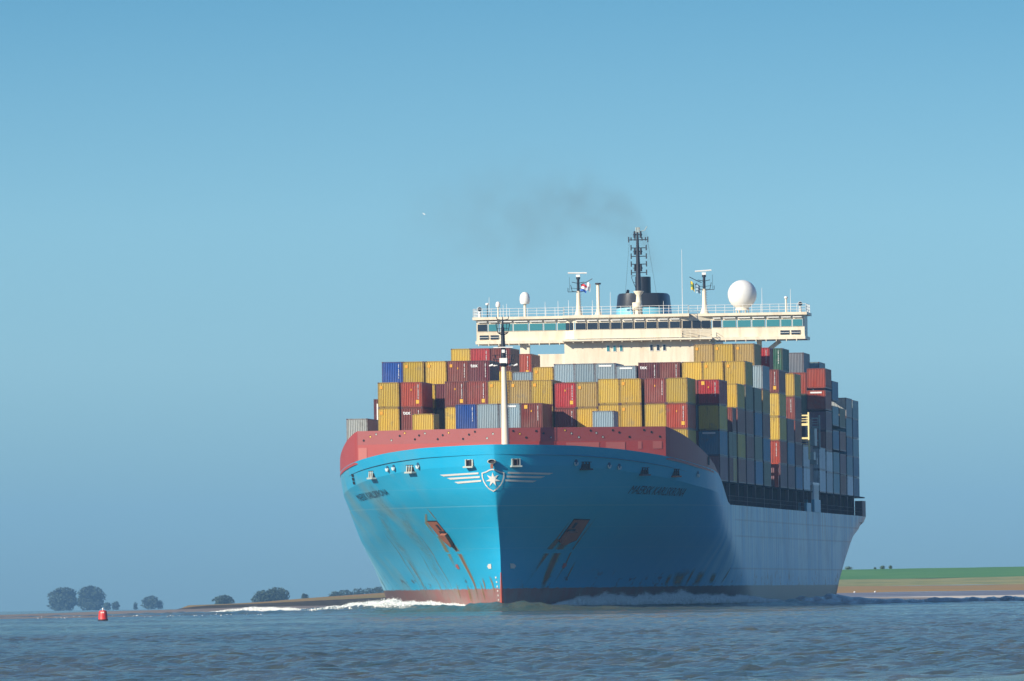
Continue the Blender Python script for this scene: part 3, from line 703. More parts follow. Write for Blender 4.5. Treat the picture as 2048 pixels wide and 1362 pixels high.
mb = MB(); mb.tube((18.0,BL+2,33.7),(14.6,BL+2,31.2),.38,.3,4); mb.build('wing_brace', M['cream'], bd)
mb = MB(); mb.tube((-18.2,BL+2,33.7),(-14.6,BL+2,31.4),.38,.3,4); mb.build('wing_brace', M['cream'], bd)
def railing(name, pts, h, sp_, mat, parent, bars=3, r=.03):
    mb = MB()
    for a, b in zip(pts, pts[1:]):
        a = Vector(a); b = Vector(b); n = max(1, int((b-a).length/sp_))
        for i in range(n+1): p = a.lerp(b, i/n); mb.tube(p, p+Vector((0,0,h)), r, n=5, cap=False)
        for k in range(bars): dz = Vector((0,0,h*(k+1)/bars)); mb.tube(a+dz, b+dz, r*.9, n=5, cap=False)
    return mb.build(name, mat, parent)
railing('roof_railing', [(W0+.1,207,37.3),(W0+.1,BL-.2,37.3),(-9.5,BL-.2,37.3),(-9.5,BL-1.45,37.32),(6.5,BL-1.45,37.32),(6.5,BL-.2,37.3),(W1-.1,BL-.2,37.3),(W1-.1,207,37.3)], 1.05, 1.15, M['white'], bd)
railing('walkway_railing', [(5.4,BL-1.3,34.22),(9.4,BL-1.3,34.22),(9.4,BL-.3,34.22)], 1.0, 1.0, M['cream'], bd, 3, .035)

# roof fittings
def rz(px, py): # ship x and height of a roof fitting, from its measured bearing
    return None
RF = 37.3
def post(name, x, z1, r, mat, parent, y=BL+2, z0=RF, r1=None, n=8):
    mb = MB(); mb.tube((x,y,z0),(x,y,z1),r,r1 if r1 is not None else r,n); return mb.build(name, mat, parent)
def X(px): return (px-1279.0)/15.58
dome = empty('satellite_dome'); dome.parent = bd
mb = MB(); mb.ball((X(1482.5),BL+4,39.75),1.87,36,0,-.93); mb.build('radome', M['white'], dome)
mb = MB(); mb.tube((X(1482.5),BL+4,37.75),(X(1482.5),BL+4,38.15),.95,.8,20)
for k in range(6): a = k*math.pi/3; mb.tube((X(1482.5)+.8*math.cos(a),BL+4+.8*math.sin(a),37.3),(X(1482.5)+.8*math.cos(a),BL+4+.8*math.sin(a),37.8),.06,n=6)
mb.build('radome_base', M['cream'], dome)
def smalldome(px, zc, r, hh, pr):
    o = empty('small_radome'); o.parent = bd; x = X(px)
    mb = MB(); mb.lathe((x,BL+3,zc), [(r*.75,-hh),(r*.95,-hh*.75),(r,-hh*.2),(r*.96,hh*.2),(r*.8,hh*.6),(r*.45,hh*.92),(.01,hh)], 20); mb.build('dome_shell', M['white'], o)
    mb = MB(); mb.tube((x,BL+3,RF),(x,BL+3,zc-hh),pr,pr,10); mb.build('dome_post', M['cream'], o)
smalldome(1048, 39.75, .66, .78, .17); smalldome(994, 39.0, .30, .36, .10)
for px in (974, 1572):
    o = empty('navigation_antenna'); o.parent = bd; x = X(px); zz = 39.05 if px < 1000 else 39.25
    mb = MB(); mb.lathe((x,BL+2,zz), [(.05,-.18),(.22,-.15),(.25,0),(.18,.10),(.01,.13)], 14); mb.build('antenna_cap', M['white'], o)
    mb = MB(); mb.tube((x,BL+2,RF),(x,BL+2,zz-.1),.06 if px < 1000 else .12,n=8); mb.build('antenna_post', M['black'] if px < 1000 else M['cream'], o)
for px in (961, 1602):
    o = empty('searchlight'); o.parent = bd; x = X(px)
    mb = MB(); mb.tube((x,BL+.3,RF),(x,BL+.3,RF+.75),.2,.16,10); mb.build('light_base', M['white'], o)
    mb = MB(); mb.tube((x,BL+.5,RF+1.05),(x,BL+.1,RF+1.05),.28,.30,14); mb.build('lamp_housing', M['white'], o)
    mb = MB(); mb.tube((x+.02,BL+.099,RF+1.05),(x+.02,BL+.05,RF+1.05),.27,.25,14); mb.build('lens', M['glass'], o)
for px, zt_ in ((979,39.9),(1091,39.2),(1117,39.3),(1138,39.35),(1186,39.3),(1222,40.3),(1366,45.6),(1525,40.5),(1582,40.3),(1007,38.9),(1014,39.0),(1443-115,39.0)):
    post('whip_antenna', X(px), zt_, .045 if zt_ < 42 else .05, M['white'], bd, BL+1.2, RF, .02, 6)
o = empty('vent_pole'); o.parent = bd; x = X(1196.5)
mb = MB(); mb.lathe((x,BL+2,RF), [(.55,0),(.32,.5),(.22,.9),(.20,4.0)], 14); mb.build('pipe', M['cream'], o)
mb = MB(); mb.tube((x,BL+2,41.3),(x,BL+2,41.5),.38,n=12); mb.build('pipe_cap', M['darksteel'], o)
def radar_mast(px, s, bar, tilt):
    o = empty('radar_mast'); o.parent = bd; x = X(px); y = BL+2
    mb = MB(); mb.lathe((x,y,RF), [(.62,0),(.5,.25),(.33,.8),(.27,1.6),(.24,3.2)], 16); mb.build('lower_mast', M['cream'], o)
    mb = MB(); mb.tube((x,y,RF+3.2),(x,y,RF+5.0),.19,.16,10); mb.tube((x,y,RF+4.7),(x,y,RF+5.0),.26,.26,10); mb.build('upper_mast', M['black'], o)
    mb = MB(); mb.box(x-.25,x+.25,y-.25,y+.25,RF+5.0,RF+5.3); mb.build('scanner_gearbox', M['white'], o)
    mb = MB(); c_ = Vector((x-.1,y,RF+5.52)); d = Vector((math.cos(tilt)*bar, math.sin(.5)*0.3, math.sin(tilt)*bar))
    mb.tube(c_-d, c_+d, .10, .10, 6); mb.build('scanner_bar', M['white'], o)
    mb = MB()
    for q in (-1, 1):
        loop([(x+q*.1,y-.3,RF+3.1),(x+q*.75,y-.3,RF+3.15),(x+q*.95,y-.3,RF+4.0)], .04, mb); loop([(x+q*.95,y-.3,RF+3.6),(x+q*.1,y-.3,RF+3.5)], .03, mb); loop([(x+q*.1,y-.3,RF+4.2),(x+q*.8,y-.3,RF+4.35)], .045, mb)
    loop([(x+s*.3,y-.3,RF+4.0),(x+s*1.0,y-.3,RF+4.3),(x+s*1.85,y-.3,RF+4.75)], .05, mb); loop([(x-s*1.1,y-.3,RF+3.2),(x-s*1.1,y-.3,RF+5.0)], .02, mb); loop([(x-s*.1,y-.3,RF+3.1),(x-s*1.3,y-.3,RF+3.1),(x-s*1.3,y-.3,RF+3.6)], .04, mb)
    mb.build('mast_basket', M['black'], o)
    mb = MB()
    for k in range(9): mb.tube((x+.3,y-.1,RF+.6+k*.3),(x+.38,y-.1,RF+.6+k*.3),.03,n=5)
    mb.build('climbing_rungs', M['darksteel'], o)
    return x, y
xL, yL = radar_mast(1157, 1, 1.2, -.01); xR, yR = radar_mast(1409, -1, 1.05, .06)

# signal mast with yards
sm = empty('signal_mast'); sm.parent = bd; x = X(1279); y = BL+1.0
mb = MB(); mb.lathe((x-.1,y-1.5,RF), [(.02,.55),(.62,.55),(.62,1.55),(.02,1.56)], 18)
for k in range(5): a = k*1.256; mb.tube((x-.1+.5*math.cos(a),y-1.5+.5*math.sin(a),RF),(x-.1+.5*math.cos(a),y-1.5+.5*math.sin(a),RF+.6),.06,n=6)
mb.build('cable_drum', M['cream'], sm)
mb = MB(); mb.lathe((x,y,RF), [(.5,0),(.40,1.6),(.34,2.0),(.30,2.5),(.65,2.95),(.66,3.05),(.05,3.06)], 18); mb.build('cream_pedestal', M['cream'], sm)
mb = MB(); mb.tube((x,y,40.3),(x-.05,y,47.9),.38,.14,12); mb.build('black_pole', M['black'], sm)
def yd(Y): return 1.5+(1189.2-(440+Y/4.452))/15.62
for Y, a, b in ((178,270,440),(250,290,425),(325,290,425),(395,290,425),(470,290,425)):
    z = yd(Y); xa = X(1200+a/4.452); xb = X(1200+b/4.452); mb = MB(); mb.tube((xa,y,z),(xb,y,z),.055,n=6)
    for q in (xa, xb): mb.tube((q,y,z-.32),(q,y,z+.38),.085,n=6)
    if Y == 178:
        for q in (xa+.3, xb-.3, xa+.8, xb-.75): mb.tube((q,y,z-.1),(q,y,z+.32),.09,n=6)
    mb.build('yard', M['black'], sm)
for Y in (130, 280, 428):
    z = yd(Y)
    for a in (323, 377): q = X(1200+a/4.452); mb = MB(); mb.tube((q,y,z-.45),(q,y,z+.42),.15,.12,8); mb.tube((q,y,z),(x,y,z),.05,n=5); mb.tube((q,y,z-.12),(q,y,z+.05),.2,n=8); mb.build('lamp_pair', M['black'], sm)
mb = MB()
for dx in (-.2,0,.2): mb.tube((x+dx,y,47.8),(x+dx,y,48.5),.06,.10,6)
mb.tube((x,y,47.9),(x+.9,y,48.1),.04,n=5); mb.tube((x+.9,y,48.1),(x+1.2,y,48.6),.05,n=5); mb.build('wind_sensor', M['plate'], sm)
mb = MB(); loop([(x-1.1,y,yd(190)),(x-1.9,y,37.9)], .015, mb); loop([(x+1.25,y,yd(190)),(x+2.6,y,37.9)], .015, mb); mb.build('halyard', M['black'], sm)
mb = MB(); loop([(x-.3,y,40.6),(x-.85,y,42.0),(x-.85,y,42.3),(x-.3,y,42.3)], .04, mb); loop([(x-.3,y,41.4),(x-.65,y,41.5)], .03, mb); mb.build('mast_cage', M['black'], sm)

# funnel
fn = empty('funnel'); fn.parent = ship; FY = 214.0
def FX(px): return (px-1024)/15.49+2.2-.092*FY
xa, xb = FX(1236), FX(1341); xc = (xa+xb)/2; hw = (xb-xa)/2
def oval_block(z0, z1, hw0, hw1, mat, nm, yr=5.0):
    n = 36; mb = MB(); vs_ = []
    for z, h in ((z0,hw0),(z1-.25,hw1),(z1,hw1-.2)):
        for i in range(n):
            a = 2*math.pi*i/n; ca, sa = math.cos(a), math.sin(a)
            vs_.append((xc+h*math.copysign(abs(ca)**.6, ca), FY+yr*math.copysign(abs(sa)**.6, sa), z))
    mb.add(vs_, [(j*n+i, j*n+(i+1) % n, (j+1)*n+(i+1) % n, (j+1)*n+i) for j in range(2) for i in range(n)], 0, True)
    mb.add(vs_[2*n:], [tuple(range(n))]); return mb.build(nm, mat, fn)
oval_block(34.2, 38.5, hw+.1, hw+.1, M['funnelblue'], 'blue_casing'); oval_block(38.45, 40.3, hw+.06, hw-.12, M['black'], 'black_top')
mb = MB(); xs_ = FX(1287.5); mb.tube((xs_,FY,40.2),(xs_,FY,42.5),1.02,1.0,28); mb.tube((xs_,FY,42.5),(xs_,FY,42.52),.8,n=20); mb.build('exhaust_stack', M['black'], fn)
mb = MB(); mb.tube((FX(1255),FY,40.2),(FX(1258),FY-.5,40.75),.22,.2,10); mb.build('small_exhaust', M['black'], fn)
mb = MB(); mb.tube((FX(1277),FY-3,40.3),(FX(1277),FY-3,42.2),.05,n=6); mb.build('stack_pipe', M['black'], fn)

# platform tower on the port side, lit by the sun
tw = empty('boarding_tower'); tw.parent = ship
for L_, sc_, mt, z0, x1 in ((195.6,1.0,'laddersunlit',18.4,21.92),(222.,.85,'plate',20.0,21.5)):
    mb = MB(); mb.tube((x1,L_,z0),(x1,L_,24.4),.13,n=8)
    for z, h in ((24.0,.09),(23.6,.05),(23.3,.05),(22.85,.16),(21.1,.12),(20.75,.04),(20.4,.04),(20.1,.05)): mb.box(x1-1.0,x1,L_-.06,L_+.06,z-h,z+h)
    mb.box(x1-.25,x1-.2,L_-.05,L_+.05,22.9,24.0)
    mb.build('tower_frame', M[mt], tw)
mb = MB(); mb.box(20.3,21.4,214,219,20.4,22.6); mb.box(20.5,21.6,209,213,18.5,19.5); mb.box(20.4,21.5,216,218,18,18.8); mb.build('winch_gear', M['plate'], tw)
# orange lashing frame in the gap
mb = MB(); mb.box(18.9,21.25,148.6,149.2,16.9,17.5); mb.box(20.75,21.2,148.6,149.2,14.5,16.9); mb.box(18.9,21.25,148.5,148.6,15.9,16.3); mb.box(18.9,19.1,148.6,149.2,14.5,16.9)
mb.build('lashing_frame', M['orange'], sd)

# ---- flags
def flag(name, label, x, y, z, w, h, mats, stripes, lean, groups='flags flying from the bridge masts'):
    o = MB(); n = 10
    for k in range(stripes):
        for i in range(n):
            def pt(u, v): return (x+u*w+lean*v*.3, y+.10*math.sin(u*7+v*2), z-v*h+.12*math.sin(u*4)-.15*u*h)
            o.add([pt(i/n,k/stripes),pt((i+1)/n,k/stripes),pt((i+1)/n,(k+1)/stripes),pt(i/n,(k+1)/stripes)], [(0,1,2,3)], k, True)
    ob = o.build(name, mats); ob.matrix_world = SHIP; tag(ob, label, 'flag', groups)
def fl(name, c): return NT(name).set(base=c, rough=.8).m
flag('flag', 'red, white and blue striped flag flying from the black yard of the left radar mast', xL+.4, yL-.35, RF+4.05, .75, .95, [fl('flag_red',(.55,.04,.05)),fl('flag_white',(.75,.75,.75)),fl('flag_blue',(.02,.09,.40))], 3, -.4)
flag('flag', 'plain white and grey flag right beside the striped flag', xL+1.1, yL-.32, RF+4.25, .55, 1.0, [fl('flag_pale',(.7,.68,.70)),fl('flag_grey',(.42,.44,.50))], 2, -.4)
flag('flag', 'yellow flag with dark marks hanging below the yard of the right radar mast', xR-1.75, yR-.35, RF+4.15, .45, 1.1, [fl('flag_yellow',(.60,.46,.04)),fl('flag_green',(.12,.22,.05)),fl('flag_yellow_low',(.60,.46,.04))], 3, .3)
flag('flag', 'blue and white checked flag between the yellow flag and the right radar mast', xR-1.15, yR-.33, RF+3.85, .62, 1.2, [fl('flag_blue_dull',(.08,.14,.20)),fl('flag_pale_blue',(.30,.42,.50))]*3, 6, .4)
# ================================================================== CONTAINERS
def corr_profile(w, n, depth, flat=.50):
    """points (u, d) of a trapezoid corrugation"""
    p = w/n; pts = []
    for i in range(n):
        a = i*p; pts += [(a, 0), (a+p*flat, 0), (a+p*(flat+.13), depth), (a+p*.88, depth)]
    pts.append((w, 0)); return pts
def container_meshes(L_, H_):
    W_ = 2.438; f = .11; mb = MB()
    # end wall (faces -y)
    prof = corr_profile(W_-2*f, 11, .085); vs_ = []
    for u, d in prof: vs_ += [(f+u, .03+d, .16), (f+u, .03+d, H_-.10)]
    mb.add(vs_, [(2*i, 2*i+2, 2*i+3, 2*i+1) for i in range(len(prof)-1)])
    vs_ = [(x, L_-y+.0, z) for x, y, z in vs_]; mb.add(vs_, [(2*i+1, 2*i+3, 2*i+2, 2*i) for i in range(len(prof)-1)])
    for x0, sg in ((.02, 1), (W_-.02, -1)):
        prof = corr_profile(L_-2*f, max(10, int(L_/.28)), .036*sg); vs_ = []
        for u, d in prof: vs_ += [(x0+d, f+u, .16), (x0+d, f+u, H_-.08)]
        fs = [(2*i, 2*i+2, 2*i+3, 2*i+1) for i in range(len(prof)-1)]
        mb.add(vs_, fs if sg < 0 else [q[::-1] for q in fs])
    mb.add([(0.02,.02,H_-.03),(W_-.02,.02,H_-.03),(W_-.02,L_-.02,H_-.03),(.02,L_-.02,H_-.03)], [(0,1,2,3)])
    def mesh(mb, name, mat):
        me = bpy.data.meshes.new(name); me.from_pydata(mb.v, [], mb.f); me.materials.append(mat); me.update(); return me
    body = mesh(mb, 'container_body', M['cont'])
    mb = MB()
    for x in (0, W_-f):
        for y in (0, L_-f): mb.box(x, x+f, y, y+f, 0, H_)
    for z0, z1 in ((0,.15),(H_-.11,H_)):
        for y in (.006, L_-f-.006 ): mb.box(f, W_-f, y, y+.10, z0+.003, z1-.003)
        for x in (.004, W_-.084): mb.box(x, x+.08, f, L_-f, z0+.003, z1-.003)
    k0 = len(mb.f)
    for x in (-.006, W_-.17):
        for z in (-.004, H_-.12): mb.box(x, x+.176, -.008, .17, z, z+.124)
    frame = mesh(mb, 'container_frame', M['cframe']); frame.materials.append(M['frame'])
    for q in range(k0, len(mb.f)): frame.polygons[q].material_index = 1
    return body, frame
CM = {}
COLS = {'Y':('yellow',(.72,.50,.065)), 'y':('dull yellow',(.55,.38,.11)), 'B':('brick red',(.30,.065,.05)), 'R':('bright red',(.52,.025,.03)), 'O':('orange red',(.48,.075,.035)),
 'N':('maroon',(.17,.03,.045)), 'U':('cobalt blue',(.012,.10,.42)), 'T':('steel blue',(.09,.27,.42)), 'L':('pale blue grey',(.34,.45,.50)), 'G':('light grey',(.42,.45,.44)),
 'g':('dark grey',(.20,.22,.24)), 'E':('dark green',(.02,.17,.10)), 'V':('olive green',(.25,.27,.17)), 'W':('white',(.88,.92,.88)), 'K':('pale teal',(.26,.48,.52)), 'P':('plum brown',(.28,.13,.16)), 'b':('haze-lightened brick',(.40,.15,.12))}  # pale brick, plum, olive, steel blue, teal: haze over shaded side painted in
rc = random.Random(11)
ZB = lambda T: 14.48+(T-1)*2.925
mark_mats = {'w': fl('marking_white',(.78,.78,.76)), 'y': M['yellowp'], 'o': fl('marking_orange',(.75,.35,.03))}
def text_mesh(txt, h):
    cu = bpy.data.curves.new('t', 'FONT'); cu.body = txt; cu.offset = .02; cu.resolution_u = 2
    to = bpy.data.objects.new('t', cu); COL.objects.link(to)
    dg = bpy.context.evaluated_depsgraph_get(); me = bpy.data.meshes.new_from_object(to.evaluated_get(dg))
    bpy.data.objects.remove(to); bpy.data.curves.remove(cu)
    for v in me.vertices: v.co = Vector((v.co.x*h, 0, v.co.y*h))
    me.materials.clear(); me.materials.append(mark_mats['w']); me.name = 'lettering'; return me
TEX = text_mesh('tex', .62)
def code_mesh(seed, n=13):
    r_ = random.Random(seed); mb = MB(); z = 0
    for k in range(n):
        w = r_.uniform(.05,.10); mb.add([(-w/2,0,z),(w/2,0,z),(w/2,0,z-.075),(-w/2,0,z-.075)], [(3,2,1,0)]); z -= .115 if k not in (3, 10) else .20
    me = bpy.data.meshes.new('vertical_code'); me.from_pydata(mb.v, [], mb.f); me.materials.append(mark_mats['w']); return me
CODES = [code_mesh(i) for i in range(4)]
def quad_mesh(w, h, mat, nm):
    me = bpy.data.meshes.new(nm); me.from_pydata([(0,0,0),(w,0,0),(w,0,h),(0,0,h)], [], [(0,1,2,3)]); me.materials.append(mark_mats[mat]); return me
SQ = quad_mesh(.36,.42,'y','yellow_placard'); SQS = quad_mesh(.12,.22,'o','small_sticker'); SQP = quad_mesh(.30,.34,'o','faded_sticker')
BAR = quad_mesh(1.5,.20,'w','white_name_bar'); PANEL = quad_mesh(.55,2.0,'w','white_panel')
FILLED = set()
def container(bay, T, x, c, label, L_=12.192, top=None, H_=2.896, dl=0, marks='', group='containers stacked on the ship'):
    z0 = ZB(T) if top is None else top-H_
    FILLED.add((round(bay), T, round(x)))
    assert len(label.split()) <= 16, label
    key = (L_, H_)
    if key not in CM: CM[key] = container_meshes(L_, H_)
    me = CM[key]
    xx = x+rc.uniform(-.02,.02); ll = bay+dl+rc.uniform(-.04,.04)
    root = empty('shipping_container', SHIP @ Matrix.Translation((xx, ll, z0)))
    name, col = COLS[c]; j = rc.uniform(.78, 1.12); k = rc.uniform(-.03,.03)
    col = (min(1,col[0]*j*(1+k)), min(1,col[1]*j), min(1,col[2]*j*(1-k)), 1)
    tag(root, label, 'container', group)
    for nm, mm in zip(('corrugated_body','frame'), me):
        o = bpy.data.objects.new(nm, mm); COL.objects.link(o); o.parent = root; o.color = col
    def put(mm, px, pz, nm):
        o = bpy.data.objects.new(nm, mm); COL.objects.link(o); o.parent = root; o.location = (px, -.012, pz)
    for q in marks:
        if q == 't': put(TEX, .22, H_-.78, 'lettering')
        if q == 'c': put(CODES[rc.randrange(4)], 1.96+rc.uniform(-.05,.05), H_-.32, 'vertical_code')
        if q == 's': put(SQ, 1.72, .42, 'yellow_placard')
        if q == 'q': put(SQ, .38, H_-.62, 'yellow_placard')
        if q == 'd': put(SQS, 1.12, H_-1.0, 'small_sticker')
        if q == 'f': put(SQP, .25, H_-.75, 'faded_sticker')
        if q == 'b': put(BAR, .45, H_-.42, 'white_name_bar')
        if q == 'p': put(PANEL, .35, .35, 'white_panel')
    return root
ORD = ['zeroth','first','second','third','fourth','fifth','sixth','seventh','eighth','ninth','tenth','eleventh','twelfth','thirteenth','fourteenth']
def front(bay, rowname, T, entries, tier, **kw):
    """entries: (x_left, colour, marks[, extra])"""
    n = len(entries)
    for i, e in enumerate(entries):
        x, c, mk = e[0], e[1], e[2]; ex = dict(kw); ex.update(e[3] if len(e) > 3 else {})
        if 'T' in ex: ex.pop('T')
        nm = COLS[c][0]; 
        pos = 'leftmost' if i == 0 else ('rightmost' if i == n-1 else ORD[i+1]+' from the left') if n > 1 else 'only one'
        container(bay, T, x, c, '%s container, %s, %s, %s' % (nm, pos, tier, rowname), marks=mk, **ex)
B = {k: 52+14.2*(k-1) for k in range(1, 12)}; B[0] = 37.3
# forward short bay behind the breakwater
front(24, 'short bay behind the breakwater', 3, [(-11.45,'Y','',dict(L_=6.058,H_=2.591,top=22.3)), (-6.55,'U','c'), (-4.08,'L',''), (-1.6,'L','b'), (.88,'B','cqd'), (8.95,'L','',dict(L_=6.058,H_=2.591,top=22.3))], 'only tier', top=23.3)
# front bay
lo = dict(top=25.78)
front(B[0], 'tall front row', 4, [(-16.72,'Y','f'),(-14.05,'O','csd'),(-9.03,'B','csd'),(-6.55,'B','cs'),(-4.08,'Y','f'),(-1.6,'y','f'),(.88,'Y','f'),(3.55,'R','csd',lo),(6.04,'y','f',lo),(8.53,'Y',''),(11.02,'Y','f'),(13.82,'B','cd'),(16.3,'Y','')], 'top tier')
front(B[0], 'tall front row', 3, [(-16.72,'Y','f'),(-14.05,'B','tc'),(-9.03,'Y',''),(-6.55,'y',''),(-4.08,'Y',''),(-1.6,'y',''),(.88,'Y','f'),(3.55,'B','c',dict(top=22.85)),(6.04,'Y','',dict(top=22.85)),(8.53,'Y',''),(11.02,'Y','f'),(13.82,'Y',''),(16.3,'O','csd')], 'second tier')
front(B[0], 'tall front row', 2, [(13.82,'B',''),(16.3,'Y','f')], 'third tier')
front(B[1], 'inside the gap between front stacks', 4, [(-14.05,'Y',''),(-11.5,'N','c')], 'upper tier')
front(B[1], 'inside the gap between front stacks', 3, [(-14.05,'V',''),(-11.5,'V','')], 'lower tier')
container(B[1],3,-21.95,'G','light grey container standing apart at the far left end of the stacks', top=22.3,H_=2.591)
container(B[1],2,-21.95,'G','light grey container beneath the lone grey one at the far left', top=19.66,H_=2.591)
container(B[3],4,-21.7,'N','maroon container edge with white panel peeping out left of the front stacks', top=25.0, marks='p')
container(B[3],3,-21.7,'Y','yellow container edge under the maroon sliver left of the front stacks', top=22.0,H_=2.591)
# fifth tier bays
front(B[2], 'row of five at upper left', 5, [(-19.2,'U','c'),(-16.72,'Y','f'),(-14.1,'Y','f'),(-11.5,'B','cfd'),(-9.03,'N','tc')], 'top tier')
front(B[4], 'long raised row behind the mast', 5, [(-9.03,'Y','',dict(top=28.35)),(-6.56,'L','',dict(top=28.2)),(-4.08,'Y','f',dict(top=28.75)),(-1.6,'L',''),(.87,'L',''),(3.34,'L','b'),(5.8,'L','b',dict(top=28.75)),(8.5,'N','tc'),(11.0,'B','c'),(13.7,'Y',''),(16.2,'Y','f'),(18.8,'Y','f')], 'top tier')
front(B[8], 'rear row in front of the bridge', 6, [(-19.4,'Y',''),(-16.95,'R','c'),(-14.45,'B','c')], 'left trio', top=32.3)
container(B[9],6,-13.5,'O','orange red container beside the bridge support, right of the mast', top=31.9, marks='cs', dl=4)
front(B[8], 'rear row under the right bridge wing', 6, [(10.75,'y','f'),(13.25,'Y','f'),(15.8,'y','f')], 'topmost tier', top=32.35)
# the shaded port edge, bay by bay going aft
TN = {1:'bottom tier',2:'second tier up',3:'third tier up',4:'fourth tier up',5:'fifth tier up',6:'topmost tier'}
side_cols = [
 (B[1], [(1,'P',''),(2,'T','b'),(3,'Y',''),(4,'R','cqd')]),
 (B[3], [(1,'b',''),(2,'Y',''),(3,'b',''),(4,'Y','')]),
 (B[4], [(1,'P',''),(2,'b',''),(3,'b',''),(4,'V','')]),
 (B[5], [(1,'T',''),(2,'V',''),(3,'T',''),(4,'V','')]),
 (B[6], [(1,'V',''),(2,'T',''),(3,'b',''),(4,'y',''),(5,'L','')]),
 (B[8], [(1,'P',''),(2,'O','c'),(3,'Y',''),(4,'Y',''),(5,'B','cs')]),
 (B[9], [(1,'P',''),(2,'T',''),(3,'P','')]),
 (B[10],[(1,'T',''),(2,'N',''),(3,'O',''),(4,'B','c'),(5,'Y','')]),
 (B[11]+.3,[(1,'W',''),(2,'W','')]),
 (225., [(1,'W',''),(2,'W','')])]
cnt = 0
for bi, (bay, lst) in enumerate(side_cols):
    k = bi+1 if bi < 1 else bi+2
    for T, c, mk in lst:
        container(bay, T, 18.83, c, '%s container, %s, %s outer stack back on the shaded side' % (COLS[c][0], TN[T], ORD[k]), marks=mk)
for T, c1, c2 in ((1,'B','y'),(2,'V','V'),(3,None,'B')):
    if c1: container(B[2], T, 18.83, c1, 'short %s container, forward half, %s, second outer stack on shaded side' % (COLS[c1][0], TN[T]), L_=6.058)
    container(B[2], T, 18.83, c2, 'short %s container, rear half, %s, second outer stack on shaded side' % (COLS[c2][0], TN[T]), L_=6.058, dl=6.12)
container(B[9],6,16.75,'R','bright red container high between the yellow top row and the green one', top=32.1, marks='c', L_=6.058)
container(B[10],6,17.35,'E','dark green container high up below the right bridge wing', top=32.3, marks='c')
# behind the accommodation
container(253,6,15.06,'g','weathered grey container on top of the stacks just right of the green one', top=33.2)
container(239,5,16.35,'O','orange red container edge left of the big orange red aft stack', top=30.3)
container(239,4,16.35,'V','olive green container edge behind the top of the ladder tower', top=27.5)
container(267,6,16.2,'K','pale teal container corner peeping up behind the weathered grey one', top=32.2)
aft = [(239,[('W',17.2),('W',19.95),('b',22.6),('P',25.2),('O',27.95),('O',30.8)]),
 (253,[('K',17.2),('K',20.0),('T',22.9),('K',26.1),('T',29.4)]),
 (267,[('b',17.1),('P',19.9),('b',22.9),('V',26.0)]),
 (281,[('W',17.1),('K',19.8),('T',22.3),('K',24.95),('G',27.6)]),
 (295,[('T',17.0),('T',19.8),('K',22.3),('T',24.95),('K',27.5)])]
nm_ = ['first','second','third','fourth','last']
for k, (bay, lst) in enumerate(aft):
    for i, (c, tp) in enumerate(lst):
        T = i+1; container(bay, T, 18.83, c, '%s container, %s of the %s stack aft of the ladder towers' % (COLS[c][0], 'very top' if i == len(lst)-1 else TN[T], nm_[k]), top=tp, H_=2.591 if i > 1 else 2.74, marks='b' if (k, i) == (0, 4) else '')

# the mass of cargo inside the outer stacks, seen only as slivers between them
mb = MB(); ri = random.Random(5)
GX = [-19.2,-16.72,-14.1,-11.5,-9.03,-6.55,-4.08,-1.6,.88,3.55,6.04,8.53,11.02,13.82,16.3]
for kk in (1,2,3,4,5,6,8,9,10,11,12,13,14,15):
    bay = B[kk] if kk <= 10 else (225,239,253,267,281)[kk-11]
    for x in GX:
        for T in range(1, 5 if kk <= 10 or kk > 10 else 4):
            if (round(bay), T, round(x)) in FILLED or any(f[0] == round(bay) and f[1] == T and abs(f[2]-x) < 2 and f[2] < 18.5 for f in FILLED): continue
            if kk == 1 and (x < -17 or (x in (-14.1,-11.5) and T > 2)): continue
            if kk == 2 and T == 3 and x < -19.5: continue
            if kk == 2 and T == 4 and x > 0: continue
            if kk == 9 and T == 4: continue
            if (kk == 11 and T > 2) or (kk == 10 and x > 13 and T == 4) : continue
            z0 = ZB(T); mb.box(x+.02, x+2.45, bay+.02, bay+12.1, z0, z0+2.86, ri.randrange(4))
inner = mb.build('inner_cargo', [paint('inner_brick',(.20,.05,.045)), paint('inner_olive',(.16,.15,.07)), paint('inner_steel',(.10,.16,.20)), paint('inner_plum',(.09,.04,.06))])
inner.matrix_world = SHIP; tag(inner, 'dark mass of containers packed inside the outer stacks', 'cargo', None, 'stuff')

# ================================================================== WATER
def ship_to_world(x, l): v = SHIP @ Vector((x, l, 0)); return v.x, v.y
rng = np.random.default_rng(5)
waves = []
for i in range(54):
    lam = .5*(2.3/.5)**rng.random(); th = rng.normal(R(75), .95); amp = .0062*lam**.9*rng.uniform(.5,1.3)
    waves.append((2*math.pi/lam*math.cos(th), 2*math.pi/lam*math.sin(th), rng.uniform(0, 6.28), amp))
def seg_dist(X_, Y_, pts):
    """distance to a polyline and the height interpolated along it"""
    best = np.full(X_.shape, 1e9); hh = np.zeros(X_.shape); sdd = np.zeros(X_.shape)
    for (xa, ya, ha), (xb, yb, hb) in zip(pts, pts[1:]):
        dx, dy = xb-xa, yb-ya; t_ = np.clip(((X_-xa)*dx+(Y_-ya)*dy)/(dx*dx+dy*dy), 0, 1)
        d = np.hypot(X_-(xa+t_*dx), Y_-(ya+t_*dy)); q = d < best
        best = np.where(q, d, best); hh = np.where(q, ha+(hb-ha)*t_, hh)
    return best, hh
def W3(lst): return [ship_to_world(x, l)+(h,) for x, l, h in lst]
